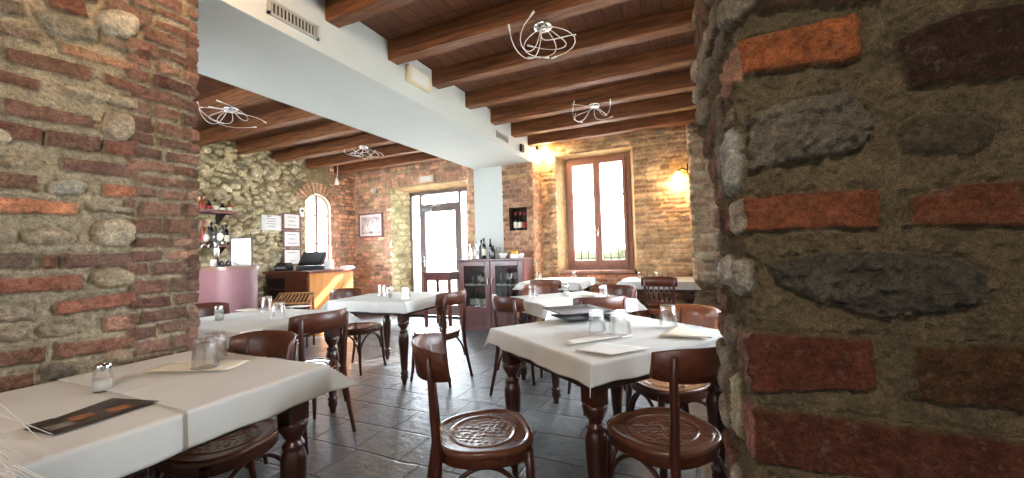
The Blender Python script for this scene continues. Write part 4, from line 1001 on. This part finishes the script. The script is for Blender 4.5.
# reception desk
t = thing('reception_desk', 'wooden desk with sunlight painted on its side, below the arched window', 'desk', (-5.81, 4.62, 0))
b = MB(); b.box(-.5, -.40, 0, .49, .42, .955, .004)
for i in range(3): b.box(.0, -.412, .12+.27*i, .46, -.40, .36+.27*i, .004)
b.obj('body', 'desk', t)
b = MB(); b.box(.491, -.41, 0, .515, .43, .955, .003); b.obj('side_panel', 'desk_sun_tint', t)['label'] = 'side panel with sunlight painted into its colour'
b = MB(); b.prism([(.517, -.30, .2), (.517, .25, .78), (.517, .32, .74), (.517, -.23, .16)], (.012, 0, 0)); b.obj('brace', 'desk_sun_tint', t)
b = MB(); b.box(-.52, -.45, .956, .56, .47, .995, .006); b.obj('desk_top', 'desk', t)
b = MB(); b.box(-.46, -.404, .22, -.06, -.399, .88); b.obj('shelf_shade_panel', 'dark', t)  # flat dark panel: shade of an open compartment painted on the solid body
for i in range(3): b = MB(); b.box(-.46, -.415, .30+.2*i, -.06, -.401, .315+.2*i); b.obj('shelf_edge', 'desk', t)
ZD = .996
t = thing('cash_register', 'dark angled cash register screen on the wooden desk', 'register', (-5.78, 4.66, ZD), R(35))
b = MB(); b.box(-.2, -.18, 0, .2, .18, .07, .008); b.obj('base', 'black', t)
b = MB(); b.prism([(-.18, -.14, .075), (-.18, .04, .075), (-.18, .16, .28), (-.18, .13, .30), (-.18, -.16, .10)], (.36, 0, 0)); sc_ = b.obj('screen_unit', 'black', t)
b = MB(); b.prism([(-.15, -.152, .113), (.15, -.152, .113), (.15, .10, .287), (-.15, .10, .287)], (0, -.006, .008)); b.obj('screen', 'slateplate', sc_)
b = MB(); b.box(.205, -.12, .0, .30, .12, .16, .01); b.obj('receipt_printer', 'ceramic', t)
t = thing('card_terminal', 'small black printer on the desk, left of the cash register', 'printer', (-6.13, 4.40, ZD), R(20))
b = MB(); b.box(-.11, -.09, 0, .11, .09, .1, .012); b.box(-.09, -.07, .1, .09, .08, .13, .006); b.obj('body', 'black', t); b = MB(); b.box(-.08, -.096, .03, .08, -.089, .07); b.obj('paper_slot', 'steel', t)
b = MB(); b.box(-.08, -.09, 0, .08, .09, .025, .003); b.box(-.07, -.08, .026, .07, .085, .04, .003); o = b.obj('paper_stack', 'white', None, (-5.36, 5.0, ZD)); tag(o, 'stack of white papers at the right end of the desk', 'papers')
# wicker basket chair in front of the desk
t = thing('wicker_tray', 'striped wicker tray on a low stand in front of the desk', 'basket', (-4.97, 3.66, 0), R(20))
b = MB()
for i in range(9): b.tube([(-.22+.055*i, 0, .60), (-.20+.05*i, .12, .70)], .012, 6)
b.obj('weave', 'wicker', t); b = MB(); b.tube([(-.26, -.01, .59), (.26, -.01, .59), (.25, .13, .71), (-.25, .13, .71), (-.26, -.01, .59)], .016, 8); b.obj('rim', 'wicker', t)
for sx in (-1, 1):
    for y in (-.02, .14): b = MB(); b.tube([(sx*.23, y, 0), (sx*.23, y, .59 if y < 0 else .70)], .014, 8); b.obj('leg', 'desk', t)
b = MB(); b.box(-.22, -.02, .3, .22, .14, .32); b.obj('shelf', 'desk', t)

# framed papers on the stone wall
def wallframe(name, lab, axis_, c, a0, a1, z0, z1, fw, fm, pm, cat='picture', lines=0, mat_w=0.):
    t = thing(name, lab, cat, (c, 0, 0) if axis_ == 'x' else (0, c, 0))
    def bx(mb, p0, q0, p1, q1, d0, d1):
        if axis_ == 'x': mb.box(d0, p0, q0, d1, p1, q1)
        else: mb.box(p0, -d1, q0, p1, -d0, q1)
    b = MB(); bx(b, a0+fw*.5, z0+fw*.5, a1-fw*.5, z1-fw*.5, .0, .012); b.obj('sheet', 'white' if mat_w or lines else pm, t)
    if mat_w: b = MB(); bx(b, a0+mat_w, z0+mat_w, a1-mat_w, z1-mat_w, .0125, .0145); b.obj('picture', pm, t)
    if fw: b = MB(); bx(b, a0, z0, a0+fw, z1, 0, .025); bx(b, a1-fw, z0, a1, z1, 0, .025); bx(b, a0+fw, z0, a1-fw, z0+fw, 0, .025); bx(b, a0+fw, z1-fw, a1-fw, z1, 0, .025); b.obj('frame', fm, t)
    if lines:
        b = MB(); h = z1-z0
        for i in range(lines):
            zz = z1-h*(.25+.5*i/max(1, lines-1)); m_ = .25+.08*(i % 2); bx(b, a0+(a1-a0)*m_, zz, a1-(a1-a0)*m_, zz+.006, .0125, .0135)
        b.obj('printed_line', 'slateplate', t)
    return t
XW = XL+.05
wallframe('notice', 'unframed white notice on the stone wall, left of the framed certificates', 'x', XW, 4.17, 4.50, 1.67, 1.92, .006, 'white', 'white', 'notice', 4)
for i, (z0, z1) in enumerate(((1.70, 1.98), (1.385, 1.675), (1.08, 1.36))):
    wallframe('certificate', ['top', 'middle', 'bottom'][i]+' framed certificate of three beside the arched window', 'x', XW, 4.535, 4.87, z0, z1, .02, 'frame_br', 'white', 'certificate', 3 if i < 2 else 2).__setitem__('group', 'framed certificates on the stone wall')
wallframe('framed_print', 'sepia ship print in a mauve frame on the brick wall', 'y', YF-.018, -6.28, -5.64, 1.57, 2.07, .035, 'frame_br', 'print', 'picture', 0, .075)
t = bpy.data.objects['framed_print']; b = MB()
for x, h in ((-6.1, .17), (-5.98, .22), (-5.86, .19)): b.prism([(x, -.0146, 1.73), (x+.08, -.0146, 1.73), (x+.01, -.0146, 1.73+h)], (0, -.001, 0)); b.prism([(x-.012, -.0146, 1.75), (x-.06, -.0146, 1.75), (x-.008, -.0146, 1.73+h*.8)], (0, -.001, 0))
b.box(-6.17, -.0156, 1.70, -5.76, -.0146, 1.722); b.obj('ship_drawing', 'white', t)
t = thing('thermostat', 'small white control box between certificates and arched window', 'thermostat', (XL+.06, 4.895, 2.0)); b = MB(); b.box(-.02, -.035, -.07, .02, .035, .09, .006); b.obj('case', 'ceramic', t); b = MB(); b.box(.0205, -.02, .02, .023, .02, .06); b.obj('display', 'slateplate', t)

# emergency lights, vents, sensor
def emergency(loc, rz, lab, a=.16, c=.075):
    t = thing('emergency_light', lab, 'light', loc, rz, None); b = MB(); b.box(-a, -.05, -c, a, 0, c, .008); b.obj('case', 'cream', t)
    b = MB(); b.box(-a+.02, -.0515, -c+.01, a-.02, -.0502, -c+.016); b.box(-a+.02, -.0515, c-.016, a-.02, -.0502, c-.01); b.obj('frame', 'cream', t)
    b = MB(); b.box(-a+.03, -.053, -c+.018, a-.05, -.0505, c-.018, .002); b.obj('diffuser', 'ceramic', t); return t
emergency((-4.54, YF-.02, 2.62), 0, 'white emergency light above the glazed door', .16, .06)
emergency((XS1+.003, 2.95, 2.81), R(90), 'cream emergency light on the side of the white beam')
def vent(y0, y1, z0, z1, lab):
    t = thing('air_vent', lab, 'vent', (XS1, 0, 0), 0, 'air vents in the white beam')
    b = MB(); w_ = .018; b.box(.0, y0, z0, .012, y0+w_, z1); b.box(.0, y1-w_, z0, .012, y1, z1); b.box(.0, y0, z0, .012, y1, z0+w_); b.box(.0, y0, z1-w_, .012, y1, z1); b.obj('frame', 'ventgrey', t)
    b = MB(); b.box(.001, y0+w_, z0+w_, .003, y1-w_, z1-w_); b.obj('backing', 'black', t)
    b = MB(); n = int((y1-y0)/.026)
    for i in range(n): y = y0+w_+(y1-y0-2*w_)*(i+.5)/n; b.box(.003, y-.005, z0+w_, .010, y+.004, z1-w_)
    b.obj('slat', 'ventgrey', t)
vent(1.53, 1.885, 2.665, 2.765, 'nearer grey slatted air vent in the white beam'); vent(4.58, 4.93, 2.685, 2.775, 'further small air vent in the white beam, near the column')
t = thing('sensor', 'small black box on the white beam just before the wall lamp', 'sensor', (XS1+.003, 5.38, 2.715)); b = MB(); b.box(0, -.05, -.05, .04, .05, .06, .006); b.obj('case', 'black', t); b = MB(); b.box(.041, -.03, -.03, .043, .03, .03); b.obj('vent_grille', 'iron', t)
t = thing('wall_spot', 'small white round fitting high on the brick wall above the framed print', 'light', (-5.88, YF-.01, 2.52)); b = MB(); b.lathe([(.0005, -.07), (.035, -.065), (.05, -.03), (.045, .0)], 18, (0, 0, 0), axis=1, close=False); b.obj('shade', 'ceramic', t); b = MB(); b.lathe([(.02, 0), (.06, .0), (.06, .01), (.0005, .012)], 18, (0, -.012, 0), axis=1, close=False); b.obj('base', 'cream', t)
# bare bulb on a cable
t = thing('pendant_bulb', 'bare lamp holder hanging on a white cable near the arched window', 'lamp', (-5.95, 5.35, 2.60))
b = MB(); b.tube([(0, 0, .40), (.005, 0, .2), (-.01, 0, .1), (-.02, .0, .04)], .006, 6); b.obj('cable', 'white_wire', t); b = MB(); b.lathe([(.02, .05), (.03, .0), (.04, -.05), (.035, -.065), (.0005, -.07)], 16, (-.02, 0, 0), close=False); b.obj('lamp_shade', 'ceramic', t)

# wall lamps
LIGHTS = []
def sconce(loc, sx, lab):
    t = thing('wall_lamp', lab, 'lamp', loc, 0, 'wall lamps with frosted shades')
    b = MB(); b.box(0 if sx > 0 else -.02, -.045, -.06, .02 if sx > 0 else 0, .045, .08, .004); b.obj('wall_plate', 'iron', t)
    b = MB(); b.tube([(sx*.02, 0, .0), (sx*.08, 0, .03), (sx*.13, 0, .01), (sx*.14, 0, -.02)], .009, 8); b.obj('arm', 'iron', t)
    b = MB(); b.lathe([(.018, -.02), (.035, -.03), (.062, -.065), (.075, -.105), (.072, -.105), (.058, -.066), (.03, -.034)], 22, (sx*.14, 0, 0), close=False); b.obj('lamp_shade', 'lampglow', t)
    b = MB(); b.lathe([(.0005, -.03), (.014, -.04), (.026, -.065), (.022, -.09), (.0005, -.1)], 14, (sx*.14, 0, 0), close=False); b.obj('bulb', 'lampglow', t)
    l = bpy.data.lights.new('lamp_bulb', 'POINT'); l.color = (1, .74, .44); l.energy = 2.8; l.shadow_soft_size = .05; lo = bpy.data.objects.new('lamp_bulb', l); COL.objects.link(lo); lo.location = (loc[0]+sx*.14, loc[1], loc[2]-.14)
sconce((-.012, 6.0, 2.26), -1, 'glowing wall lamp on the grey pier right of the tall window'); sconce((XS1+.012, 6.02, 2.90), 1, 'glowing wall lamp high at the end of the white beam')

# wiry chandeliers
def chandelier(loc, lab, seed, n=7, rad=.28, z=0):
    rr = random.Random(seed); t = thing('wire_chandelier', lab, 'lamp', loc, 0, 'curly wire ceiling lights')
    b = MB(); b.lathe([(.0005, 0), (.07, 0), (.073, -.008), (.06, -.024), (.03, -.03), (.0005, -.031)], 24, close=False); b.obj('ceiling_plate', 'chrome', t)
    for i in range(n):
        a = 2*PI*i/n+rr.uniform(-.4, .4); L_ = rr.uniform(.6, 1.15)*rad; k = rr.choice((-1, 1)); k2 = rr.uniform(.8, 2.6); dr = rr.uniform(.04, .19); pts = []
        for j in range(15):
            u = j/14; r_ = .04+L_*u*(1-.15*u); h = -.025-dr*math.sin(u*2.7)**1+.05*u*u*(1 if dr > .1 else -1); th = a+k*k2*u*u
            pts.append((r_*math.cos(th), r_*math.sin(th), h))
        b = MB(); b.tube(pts, .0032, 6); arm = b.obj('arm', 'white_wire', t)
        d_ = (Vector(pts[-1])-Vector(pts[-2])).normalized(); b = MB(); b.tube([Vector(pts[-1])-d_*.005, Vector(pts[-1])+d_*.045], [.006, .008], 8); b.obj('bulb', 'ceramic', arm)
chandelier((-.93, 2.70, ZC-.165), 'curly wire ceiling light nearest us over the right tables', 3); chandelier((-.95, 4.46, ZC-.165), 'curly wire ceiling light before the tall window', 5, 6, .27)
chandelier((-4.48, 2.62, ZC-.168), 'curly wire ceiling light beside the left pillar', 8, 8, .28); chandelier((-4.42, 4.46, ZC-.165), 'curly wire ceiling light over the desk side room', 12, 7, .3)

# ================================================================== person at the left edge (only wisps of hair enter the picture)
pt = thing('person', 'white haired person at the left edge, only wisps of hair showing', 'person', (-.80, -.16, 0))
me = bpy.data.meshes.new('body'); J = {'pel': (-.03, 0, .60), 'sp': (-.03, 0, .76), 'ch': (-.03, 0, .94), 'nk': (-.04, 0, 1.10), 'hd': (-.05, 0, 1.20), 'tp': (-.05, 0, 1.29)}
V_ = [J['pel'], J['sp'], J['ch'], J['nk'], J['hd'], J['tp']]; E_ = [(0, 1), (1, 2), (2, 3), (3, 4), (4, 5)]; Rd = [.13, .12, .13, .05, .085, .07]
def chain(root, pts, rs):
    k = root
    for p_, r_ in zip(pts, rs): V_.append(p_); Rd.append(r_); E_.append((k, len(V_)-1)); k = len(V_)-1
for sy in (-1, 1):
    chain(2, [(-.02, sy*.15, .97), (-.06, sy*.18, .74), (-.22, sy*.13, .68)], [.06, .045, .035]); chain(0, [(-.08, sy*.1, .58), (-.42, sy*.11, .555), (-.40, sy*.11, .09), (-.48, sy*.11, .04)], [.085, .06, .045, .035])
me.from_pydata(V_, E_, []); body = bpy.data.objects.new('body', me); COL.objects.link(body); body.parent = pt; me.materials.append(M['shirt'])
m = body.modifiers.new('skin', 'SKIN'); body.modifiers.new('sub', 'SUBSURF').levels = 2; body.modifiers['sub'].render_levels = 2
for i, r_ in enumerate(Rd): me.skin_vertices[0].data[i].radius = (r_, r_)
me.skin_vertices[0].data[0].use_root = True
b = MB(); hx, hy, hz = -.05, 0, 1.21
for i in range(460):
    a = random.uniform(0, 2*PI); el = random.uniform(.1, 1.4); r0 = .09
    p0 = Vector((hx+r0*math.cos(a)*math.cos(el), hy+r0*math.sin(a)*math.cos(el), hz+r0*1.1*math.sin(el)))
    out = Vector((math.cos(a), math.sin(a), 0)); ln = random.uniform(.18, .34); fl_ = random.uniform(.03, .07)
    jit = Vector((random.uniform(-.04, .04), random.uniform(-.03, .03), random.uniform(-.02, .02)))
    if i < 150:      # loose wisps blown forward of the shoulder
        q0 = Vector((-.05+random.uniform(-.06, .06), .09, hz-.09+random.uniform(-.08, .06))); e_ = Vector((random.uniform(.06, .16), random.uniform(.30, .385), random.uniform(.84, 1.04)))
        e_.y -= (1-random.random()**.5)*.10; c_ = (q0+e_)/2+Vector((random.uniform(-.02, .06), random.uniform(.0, .05), random.uniform(.0, .09)))
        pts_ = [q0*(1-u)**2+c_*2*u*(1-u)+e_*u*u+Vector((0, 0, -.03*u**4)) for u in np.linspace(0, 1, 9)]
    else: pts_ = [p0+out*(fl_*max(u, 0)**1.1)+jit*u+Vector((0, 0, -ln*max(u, 0)**1.3)) for u in np.linspace(0, 1, 9)]
    b.tube(pts_, [.0012*(1-.5*u) for u in np.linspace(0, 1, 9)], 3, cap=False)
b.obj('hair', 'hair', pt)
# ================================================================== light
W = bpy.data.worlds.new('sky'); S.world = W; W.use_nodes = True
bg = W.node_tree.nodes['Background']; bg.inputs['Color'].default_value = (.86, .94, 1, 1); bg.inputs['Strength'].default_value = 5.5
def sun(name, d, e, col, ang):
    l = bpy.data.lights.new(name, 'SUN'); l.energy = e; l.color = col; l.angle = R(ang); o = bpy.data.objects.new(name, l); COL.objects.link(o)
    o.rotation_euler = Vector(d).to_track_quat('-Z', 'Y').to_euler(); return o
sun('sun', (-.46, -.80, -.66), 7, (1, .93, .82), 1.0)
def portal(name, loc, d, sx, sy):
    l = bpy.data.lights.new(name, 'AREA'); l.shape = 'RECTANGLE'; l.size = sx; l.size_y = sy; l.cycles.is_portal = True
    o = bpy.data.objects.new(name, l); COL.objects.link(o); o.location = loc; o.rotation_euler = Vector(d).to_track_quat('-Z', 'Z').to_euler()
portal('window_portal', ((GX0+GX1)/2, YFR+.12, 1.78), (0, -1, 0), 1.1, 1.9); portal('door_portal', (-4.48, YFR+.12, 1.22), (0, -1, 0), 1.45, 2.5)
portal('arch_portal', (XL-.18, 5.275, 1.66), (1, 0, 0), .6, 1.5); portal('side_portal', (XR+.22, (W3[0]+W3[1])/2, (W3[2]+W3[3])/2), (-1, 0, 0), W3[1]-W3[0], W3[3]-W3[2]); portal('bar_portal', ((W5[0]+W5[1])/2, .78, (W5[2]+W5[3])/2), (0, 1, 0), W5[1]-W5[0], W5[3]-W5[2]); portal('back_portal', ((W4[0]+W4[1])/2, -3.42, (W4[2]+W4[3])/2), (0, 1, 0), W4[1]-W4[0], W4[3]-W4[2])

def lamp(name, loc, e, col, r):
    l = bpy.data.lights.new(name, 'POINT'); l.energy = e; l.color = col; l.shadow_soft_size = r; o = bpy.data.objects.new(name, l); COL.objects.link(o); o.location = loc
lamp('entrance_fill', (.15, -1.3, 2.45), 22, (1, .90, .77), .18)      # bare warm light added behind the camera to fill the right pillar
lamp('pillar_spot', (-1.75, 1.0, 2.78), 3.2, (1, .62, .30), .04)      # small warm lamp above the left pillar
S.view_settings.view_transform = 'Standard'; S.view_settings.look = 'None'; S.view_settings.gamma = 1; S.view_settings.use_curve_mapping = False
S.view_settings.exposure = 2.65
S.cycles.use_denoising = True
try: S.cycles.denoiser = 'OPENIMAGEDENOISE'
except Exception: pass
S.cycles.max_bounces = 10; S.cycles.diffuse_bounces = 6; S.cycles.glossy_bounces = 4; S.cycles.transmission_bounces = 8; S.cycles.transparent_max_bounces = 12
S.cycles.caustics_reflective = False; S.cycles.caustics_refractive = False; S.cycles.sample_clamp_indirect = 8
